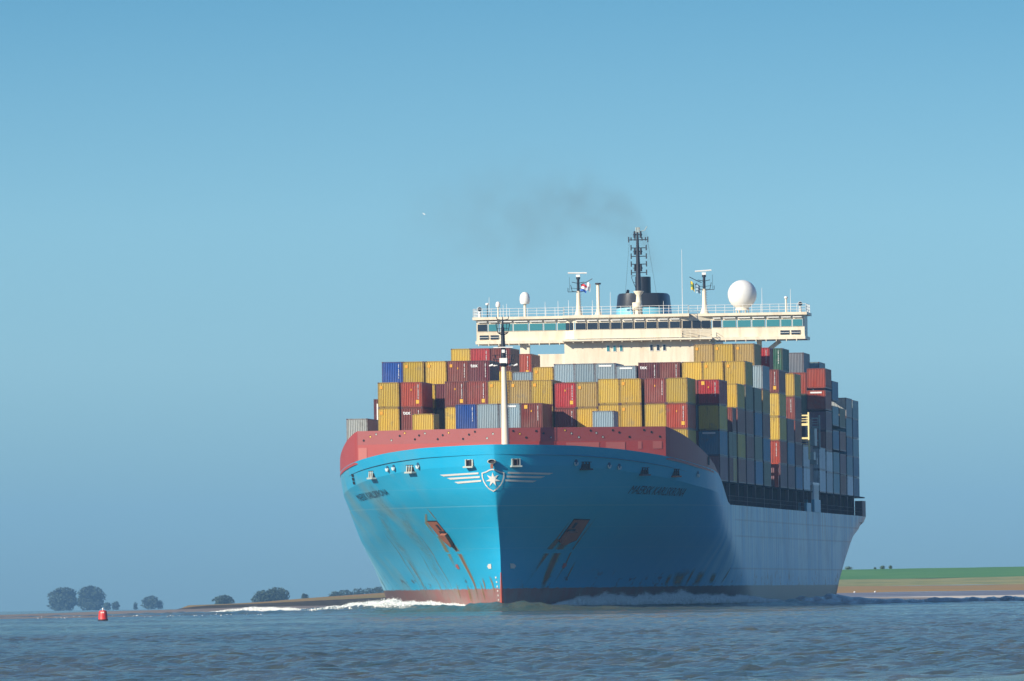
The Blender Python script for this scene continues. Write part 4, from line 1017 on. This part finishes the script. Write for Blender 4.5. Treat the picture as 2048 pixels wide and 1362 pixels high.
ridges = [ # (path, half width)
 (W3([(-24,12,.12),(-15,7,.28),(-9,4,.5),(-4,2.2,.85),(0,1.5,1.12),(4,2.4,.85),(9,6,.45),(16,9,.22),(26,14,.1)]), 3.4),
 (W3([(-60,30,.12),(-40,24,.30),(-28,20,.42),(-18,18,.45),(-9,13,.4)]), 3.2),
 (W3([(-62,92,.1),(-40,86,.45),(-33,80,.5),(-27,62,.6),(-20,46,.8),(-12,30,.8),(-6,16,.6)]), 2.2),
 (W3([(5,16,.5),(9,26,.45),(13,38,.5),(18,56,.5),(23,78,.5),(28,110,.5),(36,150,.5),(52,200,.6),(90,260,.6)]), 2.6),
 (W3([(24,104,.55),(31,120,.75),(37,126,.6),(46,132,.72),(56,140,.6),(66,146,.66),(95,160,.6)]), 2.4),
 (W3([(30,60,.1),(50,70,.22),(80,84,.25),(120,100,.2)]), 3.0)]
def height(X_, Y_):
    D = np.hypot(X_, Y_); z = -D*D/R2
    fade = 1/(1+(D/2200)**4)
    w = np.zeros(X_.shape)
    for kx, ky, ph, a in waves: w += a*np.sin(kx*X_+ky*Y_+ph)
    env = .75+.45*np.sin(X_*.021+Y_*.013+1)*np.sin(Y_*.017-X_*.009)
    z = z+w*fade*env
    near = (Y_ > 1230) & (Y_ < 1700)
    if near.any():
        for pts, hw in ridges:
            d, h = seg_dist(X_, Y_, pts)
            bumpn = 1+.22*np.sin(X_*.9+Y_*.35)*np.sin(X_*.37-Y_*.2+1)+.10*np.sin(X_*2.3+Y_*.7)+.07*np.sin(X_*4.1-Y_*1.3)
            z = z+np.where(near, h*bumpn*np.exp(-(d/hw)**2), 0)
    return z
ys = list(np.arange(60, 200, 2.0))+list(np.arange(200, 420, .3))+list(np.arange(420, 620, .45))+list(np.arange(620, 1230, .9))+list(np.arange(1230, 1560, .8))
y = 1562.
while y < 9200: ys.append(y); y *= 1.006
ys = np.array(ys); NX = 340
u = np.linspace(-1, 1, NX); core = u*.075
vx = []
Yg, U_ = np.meshgrid(ys, core, indexing='ij')
Xg = U_*(Yg+60); Zg = height(Xg, Yg)
me = bpy.data.meshes.new('water'); nr, nc = Xg.shape
co = np.stack([Xg, Yg, Zg], -1).reshape(-1, 3)
# broad calm skirts reaching to the horizon left and right
ext = []
for s in (-1, 1):
    for k in (1.6, 4.0, 12.0):
        ext.append(np.stack([s*.075*(ys+60)*k+s*50*(k-1), ys, -(ys**2+(s*.075*(ys+60)*k)**2)/R2*1.0], -1))
allc = np.concatenate([co]+ext); base = nr*nc
i, j = np.meshgrid(np.arange(nr-1), np.arange(nc-1), indexing='ij'); a = (i*nc+j).ravel()
fc = [np.stack([a, a+1, a+nc+1, a+nc], -1)]
for q in range(6):
    st = base+q*nr; r_ = np.arange(nr-1)
    if q % 3 == 0: inner_ = (r_*nc if q < 3 else r_*nc+nc-1); inner2 = inner_+nc
    else: inner_ = st-nr+r_; inner2 = inner_+1
    f = np.stack([inner_, inner2, st+r_+1, st+r_], -1); fc.append(f if q < 3 else f[:, ::-1])
fcs = np.concatenate(fc)
fcs = fcs
me.vertices.add(len(allc)); me.vertices.foreach_set('co', allc.astype(np.float32).ravel())
me.loops.add(fcs.size); me.loops.foreach_set('vertex_index', fcs.astype(np.int32).ravel())
me.polygons.add(len(fcs)); me.polygons.foreach_set('loop_start', np.arange(0, fcs.size, 4, dtype=np.int32)); me.polygons.foreach_set('loop_total', np.full(len(fcs), 4, dtype=np.int32))
me.update(calc_edges=True); me.polygons.foreach_set('use_smooth', np.ones(len(fcs), dtype=bool))
t = NT('estuary_water')
n1 = t.noise((1,.8,1), 2.6, 8, .75); n2 = t.noise((1,1,1), 3.5, 5, .65, w=5); n3 = t.noise((.45,.06,1), 1.0, 7, .75, w=2)
b1 = t.bump(n1, 1.0, .34); b2 = t.node('ShaderNodeBump'); b2.inputs['Strength'].default_value = 1.; b2.inputs['Distance'].default_value = .05
t.L(n2, b2.inputs['Height']); t.L(b1.outputs[0], b2.inputs['Normal']); t.L(b2.outputs[0], t.p.inputs['Normal'])
wc = t.mix(t.ramp(n3, .38, .66), (.058,.100,.080), (.140,.140,.085))
t.set(base=wc, rough=.07, ior=1.33, spec=.5)
me.materials.append(t.m); wat = bpy.data.objects.new('water', me); COL.objects.link(wat); tag(wat, 'choppy blue grey estuary water with brownish patches', None, None, 'structure')

# ---- foam
def foam(name, label, path, width, hgt, n, mat, seed, size=(.06,.22), up=0.0):
    r_ = np.random.default_rng(seed); pts = W3([(x, l, h) for x, l, h in path])
    seglen = [math.hypot(b[0]-a[0], b[1]-a[1])*(a[2]+b[2]+.1) for a, b in zip(pts, pts[1:])]; cum = np.cumsum(seglen)/sum(seglen)
    mb = MB()
    for k in range(n):
        u_ = r_.random(); q = int(np.searchsorted(cum, u_)); a, b = pts[q], pts[q+1]; t_ = r_.random()
        x = a[0]+(b[0]-a[0])*t_; y_ = a[1]+(b[1]-a[1])*t_; h = a[2]+(b[2]-a[2])*t_
        lump = .80+.16*math.sin(x*1.1+seed)*math.sin(x*.43+2*seed)+.10*math.sin(x*2.7+seed)+.09*math.sin(x*6.3+1)+.06*math.sin(x*13.1)
        v = r_.random(); jet = 1+max(0, r_.normal(0, .13)) if v > .6 else 1
        off = r_.normal(0, width*(1-v*.6)); zz = h*lump*v**.7*hgt*jet+up*min(1, h*2)
        sz = r_.uniform(*size)*(1-.7*v)
        c_ = np.array([x+off*.7, y_+off, zz-y_*y_/R2+.05]); 
        T_ = r_.normal(size=(3,3)); T_ /= np.linalg.norm(T_, axis=1)[:, None]
        p = [c_+T_[0]*sz*1.5, c_+T_[1]*sz, c_+T_[2]*sz, c_-T_[0]*sz]
        mb.add(p, [(0,1,2),(0,2,3),(0,3,1),(1,3,2)])
    o = mb.build(name, mat); tag(o, label, 'foam', None, 'stuff'); return o
fmat = NT('sea_foam'); fmat.set(base=(.92,.92,.88), rough=.9); fmat = fmat.m
foam('bow_wave_foam', 'bright white breaking foam along the sunlit left side of the bow', [(-4,18,.35),(-8,26,.9),(-12,33,1.35),(-16,41,1.5),(-20,48,1.25),(-24,56,.7),(-27,62,.3)], .9, .68, 46000, fmat, 2, (.05,.17), .35)
foam('bow_wave_foam', 'low broken foam crest trailing away to the left of the ship', [(-27,62,.3),(-31,70,.45),(-34,78,.55),(-38,84,.5),(-43,88,.15)], .7, .9, 11000, fmat, 4, (.05,.13), .3)
foam('bow_wave_foam', 'bluish shaded spray thrown up along the right side of the bow', [(4.6,17,.3),(7,22,1.2),(10,29,1.7),(13.5,38,1.6),(16.5,47,1.75),(19.3,58,1.5),(21.4,70,1.2),(23,84,.8),(24.5,104,.35)], .6, .80, 46000, fmat, 6, (.05,.15), .45)
foam('wake_foam', 'thin broken foam on the dark wake right of the stern', [(24,105,.2),(31,120,.35),(38,126,.3),(50,134,.35),(66,146,.25)], .9, .8, 1500, fmat, 8, (.04,.12), .6)
# flecks of foam scattered at the left edge of the wave
mb = MB(); r_ = np.random.default_rng(3)
for k in range(38):
    d = r_.uniform(1120,1290); px = r_.choice([r_.uniform(0,520), r_.uniform(0,520), r_.uniform(230,360)]); x = (px-1024)/FPX*d; z = -d*d/R2+.14+r_.uniform(0,.05)
    w = r_.uniform(.05,.25)*r_.random(); h = r_.uniform(.015,.045)
    for q in range(3):
        c_ = np.array([x+r_.normal(0,w), d+r_.normal(0,.5), z]); T_ = r_.normal(size=(4,3))*np.array([w*.5,.2,h]); mb.add([c_+v for v in T_], [(0,1,2),(0,2,3),(0,3,1),(1,3,2)])
tag(mb.build('whitecap_flecks', fmat), 'small white flecks of breaking water at the left by the buoy', 'foam', None, 'stuff')

# ================================================================== LAND
def land(name, rows, label, mat, kind='structure', nx=160, seed=0, rough=0.0, x0=None, x1=None):
    """rows: list of (depth, [(X, z above sea level)...]) nearest first"""
    r_ = np.random.default_rng(seed); mb = MB(); X0_, X1_ = x0, x1
    ph = r_.uniform(0, 6.28, 12)
    for d, prof in rows:
        for k in range(nx+1):
            x = X0_+(X1_-X0_)*k/nx; zz = interp(x, prof)
            n_ = sum(math.sin(x*(.05*1.7**q)+ph[q]+d*.01)/(1.5**q) for q in range(8))*rough
            mb.v.append((x, d, zz+n_*(1 if zz > .02 else 0)-d*d/R2))
    n = nx+1
    for i in range(len(rows)-1):
        for k in range(nx): mb.f.append((i*n+k, i*n+k+1, (i+1)*n+k+1, (i+1)*n+k)); mb.m.append(0); mb.sm.append(True)
    o = mb.build(name, mat); tag(o, label, None, None, kind); return o
def ground(name, a, b, sc=(.03,.02,.3), rough=.9, lo=.4, hi=.62):
    t = NT(name); t.set(base=t.mix(t.ramp(t.noise(sc, 1.0, 7, .65), lo, hi), a, b), rough=rough); return t.m
mud = ground('wet_mud', (.16,.14,.13), (.23,.20,.18), (.05,.004,1)); sand = ground('bright_sand', (.62,.54,.44), (.72,.66,.56), (.03,.01,1))
mudg = ground('grey_mud', (.13,.145,.19), (.19,.20,.25), (.06,.01,1))
# left tidal flat
land('mud_flat', [(1228,[(-200,-.15),(-30,-.15),(40,-.3)]), (1262,[(-200,.07),(-48,.06),(-30,-.2),(40,-.3)]), (1400,[(-200,.06),(-77,.06),(-62,.12),(-40,.2),(40,.1)]), (1600,[(-200,.02),(-80,.05),(-62,.28),(-40,.35),(40,.3)]), (1700,[(-200,.02),(-80,.05),(-62,.38),(-40,.62),(40,.7)]), (1750,[(-200,-.1),(-80,-.1),(-62,.40),(-40,.66),(40,.7)]), (1960,[(-200,-.4),(-80,-.4),(-62,.3),(-40,.7),(40,.7)])],
     'low brownish tidal mud flat across the left background', mud, seed=1, rough=.012, x0=-300, x1=60)
# left marsh bank: dark eroded edge then reddish grass rising to the right
edge_x = (2000-0)/FPX
P0 = (338-1024)*2000/FPX
cliff = ground('dark_bank_edge', (.030,.034,.038), (.055,.055,.045), (.5,.5,1.5))
lb = [(-58.6,.15),(-57.5,.6),(-55,.95),(-52,1.12),(-44,1.3),(-36,1.6),(-20,2.1),(40,2.2)]
land('bank_edge', [(1990,[(-58.6,-.1),(60,-.1)]), (1994,[(a, b*.5) for a, b in lb]), (1998,[(a, b*.93) for a, b in lb])], 'dark eroded edge of the marsh bank at left', cliff, seed=2, rough=.03, x0=-58.6, x1=-8)
grass = ground('reddish_marsh_grass', (.20,.18,.06), (.33,.17,.06), (.06,.02,1))
land('marsh_bank', [(1998,[(a, b*.93) for a, b in lb]), (2004,lb), (2100,[(-62,1.1),(-47,1.35),(-36,1.95),(-26,2.3),(40,2.5)]), (2250,[(-66,.6),(-52,1.2),(-38,2.2),(-26,2.9),(-20,3.3),(40,3.6)]), (2300,[(-66,0),(-52,.5),(-38,2),(-20,3.2),(40,3.4)])],
     'salt marsh bank with reddish grass rising behind the left side of the bow', grass, seed=3, rough=.04, x0=-58.6, x1=30)
# right bank
RX = (30, 420)
land('sand_flat', [(1620,[(0,-.3),(400,-.3)]), (1700,[(0,.05),(400,.05)]), (1900,[(0,.28),(400,.3)]), (2150,[(0,.72),(400,.75)])], 'pale sand flat at the foot of the right bank', sand, seed=4, rough=.01, x0=RX[0], x1=RX[1])
land('grey_mud_flat', [(2150,[(0,.72),(400,.75)]), (2300,[(0,1.1),(400,1.1)]), (2420,[(0,1.62),(400,1.62)])], 'grey blue mud strip above the pale sand', mudg, seed=5, rough=.02, x0=RX[0], x1=RX[1])
orange = ground('rusty_marsh_plants', (.22,.19,.055), (.32,.19,.05), (.03,.015,1), lo=.3, hi=.5)
land('salt_marsh', [(2420,[(0,1.62),(400,1.62)]), (2424,[(0,2.0),(400,1.9)]), (2500,[(0,2.35),(400,2.5)]), (2600,[(0,3.0),(400,3.2)])], 'rust coloured marsh strip on the right bank', orange, seed=6, rough=.05, x0=RX[0], x1=RX[1])
olive = ground('olive_reed', (.32,.29,.09), (.18,.21,.06), (.10,.02,1)) 
land('reed_slope', [(2600,[(0,3.0),(400,3.2)]), (2700,[(0,3.9),(400,4.0)]), (2850,[(0,5.0),(400,5.1)])], 'olive and tan reed slope on the right bank', olive, seed=7, rough=.06, x0=RX[0], x1=RX[1])
green = ground('dyke_grass', (.050,.19,.040), (.080,.23,.05), (.04,.04,1))
land('dyke', [(2850,[(0,5.0),(400,5.1)]), (2866,[(0,5.4),(400,5.5)]), (2895,[(0,7.5),(50,7.45),(80,7.55),(400,7.8)]), (2900,[(0,7.5),(400,7.8)]), (2930,[(0,5),(400,5)])], 'straight green grass dyke along the right horizon', green, seed=8, rough=.035, x0=RX[0], x1=RX[1])

# ---- trees and bushes
leafm = ground('distant_foliage', (.022,.042,.026), (.040,.066,.038), (.3,.3,.3), .9)
leafg = ground('bush_foliage', (.07,.12,.04), (.05,.08,.03), (.8,.8,.8), .8)
bark = ground('bark', (.05,.04,.03), (.08,.06,.045), (2,2,2))
def tree(name, label, X_, Y_, zb, w, h, seed, mat, n=1500, leaf=.6, group=None, skew=0, boxy=1.0, cat='tree', lowc=.12):
    r_ = np.random.default_rng(seed); o = empty(name, Matrix.Translation((X_, Y_, zb))); tag(o, label, cat, group)
    mb = MB(); mb.tube((0,0,-.3),(0,0,h*.6), max(.12,w*.03), max(.06,w*.012), 7)
    for k in range(6):
        a = k*1.05+r_.random(); mb.tube((0,0,h*(.15+.06*k)), (w*.3*math.cos(a), w*.3*math.sin(a), h*(.42+.07*k)), max(.06,w*.012), .04, 5)
    mb.build('trunk', bark, o)
    mb = MB(); ph = r_.uniform(0, 6.28, 6)
    for k in range(n):
        th = r_.uniform(0, 6.28); ze = r_.uniform(-1, 1); rr = max(0, 1-abs(ze)**(2.6 if ze > 0 else 4.0))**.5
        lump = 1+.10*math.sin(3*th+ph[0]+2*ze)+.09*math.sin(6*ze+ph[1]+th)+.07*math.sin(8*th+ph[2]-5*ze)
        q = (r_.random()**.5)*lump*(1+abs(r_.normal(0,.05))); zc_ = (1+lowc)/2*h
        p = np.array([math.cos(th)*rr*q*w*.5+skew*ze*w*.3, math.sin(th)*rr*q*w*.5, zc_+ze*(1-lowc)/2*h*min(1.03, q+.25*(r_.random()))])
        a = r_.normal(size=3); a /= np.linalg.norm(a); b = np.cross(a, r_.normal(size=3)); b /= np.linalg.norm(b); s_ = leaf*r_.uniform(.5,1.2)
        mb.add([p-a*s_-b*s_*.6, p+a*s_-b*s_*.6, p+a*s_+b*s_*.6, p-a*s_+b*s_*.6], [(0,1,2,3)])
    mb.build('crown', mat, o); return o
def at(px, d): return (px-1032)*d/FPX
def zsea(d): return -d*d/R2
g_far = 'hazy trees on the left horizon'
DT = 8000.
tree('broadleaf_tree', 'left one of the two big rounded hazy trees on the far left horizon', at(127,DT), DT, zsea(DT), 18.5, 16.2, 1, leafm, 3000, .75, g_far, lowc=.03)
tree('broadleaf_tree', 'right one of the two big hazy trees, just left of the red buoy', at(178,DT), DT+40, zsea(DT+40), 18, 17.0, 2, leafm, 3000, .75, g_far, lowc=.03)
tree('broadleaf_tree', 'tiny faint tree immediately right of the big pair, above the buoy', at(215,DT), DT, zsea(DT), 4.5, 5.8, 3, leafm, 300, .6, g_far)
tree('broadleaf_tree', 'tiny faint rounded tree slightly right of the buoy', at(232,DT), DT, zsea(DT), 5.0, 6.4, 4, leafm, 300, .6, g_far)
tree('broadleaf_tree', 'faintest little tree midway between the buoy and the marsh bank', at(271,DT), DT, zsea(DT), 2.8, 5.8, 5, leafm, 200, .5, g_far)
tree('broadleaf_tree', 'small domed hazy tree just left of the tip of the marsh bank', at(303,DT), DT, zsea(DT), 11.0, 9.6, 6, leafm, 900, .7, g_far)
tree('broadleaf_tree', 'tiny faint shrub-like tree touching the domed tree on its right', at(321,DT), DT, zsea(DT), 4, 6.6, 7, leafm, 250, .5, g_far)
DB = 5200.
tree('hedge_tree', 'small flat dark copse behind the left marsh bank', at(448,DB), DB, zsea(DB), 8.6, 5.6, 8, leafm, 900, .45, 'dark copses behind the marsh bank', lowc=.02)
tree('hedge_tree', 'left half of the larger dark copse behind the marsh bank', at(530,DB), DB, zsea(DB), 10.5, 7.6, 9, leafm, 1300, .45, 'dark copses behind the marsh bank', lowc=.02)
tree('hedge_tree', 'taller right half of the larger dark copse behind the marsh bank', at(556,DB), DB, zsea(DB), 10.5, 8.8, 10, leafm, 1300, .45, 'dark copses behind the marsh bank', lowc=.02)
DC = 5300.
for k, (px, w, h) in enumerate(((672,7,6.7),(690,8.2,7.4),(717,8,8.0),(738,7.6,8.0),(758,7.5,8.5),(610,3.6,5.9))):
    tree('bush', ['low hazy bush at the left end of the row above the reddish bank','second hazy bush from the left above the reddish bank','middle hazy bush above the reddish bank','fourth hazy bush above the reddish bank','hazy bush closest to the ship above the reddish bank','tiny lone bush on the crest of the reddish bank'][k], at(px,DC), DC, zsea(DC), w, h, 20+k, leafm, 700, .4, 'bushes above the left bank', cat='bush', lowc=.02)
DD = 2905.
for k, (px, w, h, lb_) in enumerate(((1698,1.9,.85,'rounded bush on the dyke right beside the stern'),(1751,.6,.55,'tiniest bush on the dyke, left of the twin bushes'),(1766,1.2,.95,'left and larger of the twin bushes on the dyke'),(1782,.9,1.0,'right one of the twin bushes on the dyke'))):
    tree('bush', lb_, at(px,DD), DD, zsea(DD)+7.4, w, h, 30+k, leafg, 260, .10, 'bushes on the right dyke', cat='bush', lowc=.02)
mb = MB(); mb.lathe((0,0,0), [(.01,.25),(.5,.22),(.8,.1),(.9,0)], 14, sx=1.6); o = mb.build('mud_lump', mudg); o.location = (at(1839,2380),2380,1.35+zsea(2380)); tag(o, 'small dark lump lying on the grey mud at right', 'mound')
for k, px in enumerate((1709,1750)):
    o = empty('shorebird', Matrix.Translation((at(px,2400),2400,1.6+zsea(2400)))); tag(o, ['white shorebird on the mud nearer the stern','white shorebird on the mud farther right from the stern'][k], 'bird', 'white birds on the mud')
    mb = MB(); mb.lathe((0,0,.0), [(.01,0),(.09,.05),(.12,.15),(.07,.24),(.03,.30)], 10, sx=1.4); mb.lathe((.12,0,.3), [(.01,-.06),(.05,0),(.01,.06)], 8); mb.tube((.15,0,.3),(.26,0,.29),.014,.004,5); mb.tube((0,-.03,-.12),(0,-.03,.04),.008,n=4); mb.tube((0,.03,-.12),(0,.03,.04),.008,n=4); mb.build('body', M['white'], o)

# ---- buoy
BD = 1010.; bo = empty('navigation_buoy', Matrix.Translation((at(206,BD)+.0, BD, zsea(BD)))); tag(bo, 'red can buoy with a small light on top floating at far left', 'buoy')
bred = paint('buoy_red', (.62,.035,.03), .5, .15, (.3,.05,.03))
mb = MB(); mb.lathe((0,0,0), [(.01,-.4),(.40,-.3),(.42,.10),(.40,.14),(.385,.45),(.34,.80),(.31,.86),(.18,.90),(.01,.91)], 24); mb.build('float_body', bred, bo)
mb = MB(); mb.lathe((0,0,0), [(.41,-.02),(.435,.0),(.435,.10),(.41,.13)], 24); mb.build('dark_waterline_band', M['hole'], bo)
mb = MB(); mb.tube((0,0,.9),(0,0,1.0),.05,n=8); mb.lathe((0,0,1.04), [(.01,-.06),(.07,-.04),(.07,.04),(.01,.08)], 10); mb.build('lantern', M['white'], bo)
mb = MB()
for k in range(3): mb.add([(-.17+k*.10, -.352, .66),(-.10+k*.10,-.355,.66),(-.10+k*.10,-.345,.78),(-.17+k*.10,-.342,.78)], [(0,1,2,3)])
mb.build('white_marking', M['white'], bo)

# ---- gull in flight
gl = empty('gull', Matrix.Translation((-8.45,1150,39.15)) @ Matrix.Rotation(.6, 4, 'Y') @ Matrix.Scale(.42, 4)); tag(gl, 'tiny white gull flying in the open sky left of the smoke', 'bird')
mb = MB(); mb.lathe((0,0,0), [(.01,-.2),(.05,-.1),(.06,0),(.04,.1),(.045,.15),(.01,.22)], 10); mb.build('body', M['white'], gl)
for s in (-1, 1):
    mb = MB(); mb.add([(0,0,.05),(s*.22,-.1,.10),(s*.45,.02,.0),(s*.22,-.08,-.03),(0,0,-.08)], [(0,1,3,4),(1,2,3)] if s > 0 else [(4,3,1,0),(3,2,1)]); mb.build('wing', M['white'], gl)

# ---- funnel smoke
mb = MB(); mb.box(-22,22,-7,7,-9,9); smk = mb.build('funnel_smoke', None or M['hole']); 
FS = unitc = (1085-1024)/FPX*1512
smk.location = (FS, 1512, 52.0); tag(smk, 'faint grey exhaust plume drifting left from the funnel', 'smoke', None, 'stuff')
ms = bpy.data.materials.new('smoke_volume'); ms.use_nodes = True; nt = ms.node_tree; nt.nodes.clear()
out = nt.nodes.new('ShaderNodeOutputMaterial'); pv = nt.nodes.new('ShaderNodeVolumePrincipled'); nt.links.new(pv.outputs[0], out.inputs['Volume'])
pv.inputs['Color'].default_value = (.30,.26,.20,1)
tc = nt.nodes.new('ShaderNodeTexCoord'); sx = nt.nodes.new('ShaderNodeSeparateXYZ'); nt.links.new(tc.outputs['Object'], sx.inputs[0])
def mm(op, a, b=0., c=None, clamp=False):
    x = nt.nodes.new('ShaderNodeMath'); x.operation = op; x.use_clamp = clamp
    for i_, q in enumerate((a, b) if c is None else (a, b, c)):
        if isinstance(q, (int, float)): x.inputs[i_].default_value = q
        else: nt.links.new(q, x.inputs[i_])
    return x.outputs[0]
cr = nt.nodes.new('ShaderNodeFloatCurve'); xn = mm('MULTIPLY_ADD', sx.outputs[0], 1/44., .5); nt.links.new(xn, cr.inputs['Value'])
cv = cr.mapping.curves[0]
pts_c = [(0,.42),(.3,.42),(.5,.45),(.65,.48),(.76,.38),(.81,.20),(.83,.08),(1,.05)]
while len(cv.points) < len(pts_c): cv.points.new(.5,.5)
for p_, (a_, b_) in zip(cv.points, pts_c): p_.location = (a_, b_)
cr.mapping.update()
zc = mm('MULTIPLY_ADD', cr.outputs[0], 18., -9.)
wd = nt.nodes.new('ShaderNodeMapRange'); wd.clamp = True; nt.links.new(sx.outputs[0], wd.inputs[0])
for i_, q in zip((1,2,3,4), (14,-6,2.0,5.6)): wd.inputs[i_].default_value = q
nz = nt.nodes.new('ShaderNodeTexNoise'); nz.inputs['Scale'].default_value = .22; nz.inputs['Detail'].default_value = 3; nt.links.new(tc.outputs['Object'], nz.inputs[0])
dz = mm('DIVIDE', mm('SUBTRACT', mm('ADD', sx.outputs[2], mm('MULTIPLY_ADD', nz.outputs[0], 6., -3.)), zc), wd.outputs[0])
dy = mm('DIVIDE', sx.outputs[1], 3.2)
g_ = mm('POWER', 2.718, mm('MULTIPLY', mm('ADD', mm('MULTIPLY', dz, dz), mm('MULTIPLY', dy, dy)), -1.))
fx_ = nt.nodes.new('ShaderNodeMapRange'); fx_.clamp = True; nt.links.new(sx.outputs[0], fx_.inputs[0])
for i_, q in zip((1,2,3,4), (-20,2,0,1)): fx_.inputs[i_].default_value = q
fx2 = nt.nodes.new('ShaderNodeMapRange'); fx2.clamp = True; nt.links.new(sx.outputs[0], fx2.inputs[0])
for i_, q in zip((1,2,3,4), (16,13.5,0,1)): fx2.inputs[i_].default_value = q
nm2 = nt.nodes.new('ShaderNodeMapRange'); nm2.clamp = True; nz2 = nt.nodes.new('ShaderNodeTexNoise'); nz2.inputs['Scale'].default_value = .30; nz2.inputs['Detail'].default_value = 4
nt.links.new(tc.outputs['Object'], nz2.inputs[0]); nt.links.new(nz2.outputs[0], nm2.inputs[0])
for i_, q in zip((1,2,3,4), (.35,.7,.1,1.3)): nm2.inputs[i_].default_value = q
SMOKE = 0.058
nt.links.new(mm('MULTIPLY', mm('MULTIPLY', g_, nm2.outputs[0]), mm('MULTIPLY', mm('MULTIPLY', fx_.outputs[0], fx2.outputs[0]), SMOKE)), pv.inputs['Density'])
smk.data.materials.clear(); smk.data.materials.append(ms)

# ---- the air
mb = MB(); mb.box(-1600,1600,-60,9300,-12,78); hz = mb.build('haze', M['hole']); hz.data.materials.clear()
mh = bpy.data.materials.new('haze_air'); mh.use_nodes = True; nt = mh.node_tree; nt.nodes.clear()
out = nt.nodes.new('ShaderNodeOutputMaterial'); pv = nt.nodes.new('ShaderNodeVolumePrincipled'); nt.links.new(pv.outputs[0], out.inputs['Volume'])
pv.inputs['Color'].default_value = (.30,.62,1.0,1); pv.inputs['Density'].default_value = 6.0e-5; pv.inputs['Anisotropy'].default_value = 0.0
hz.data.materials.append(mh); tag(hz, 'thin blue haze over the estuary', None, None, 'stuff')
scene.cycles.volume_step_rate = 1.0
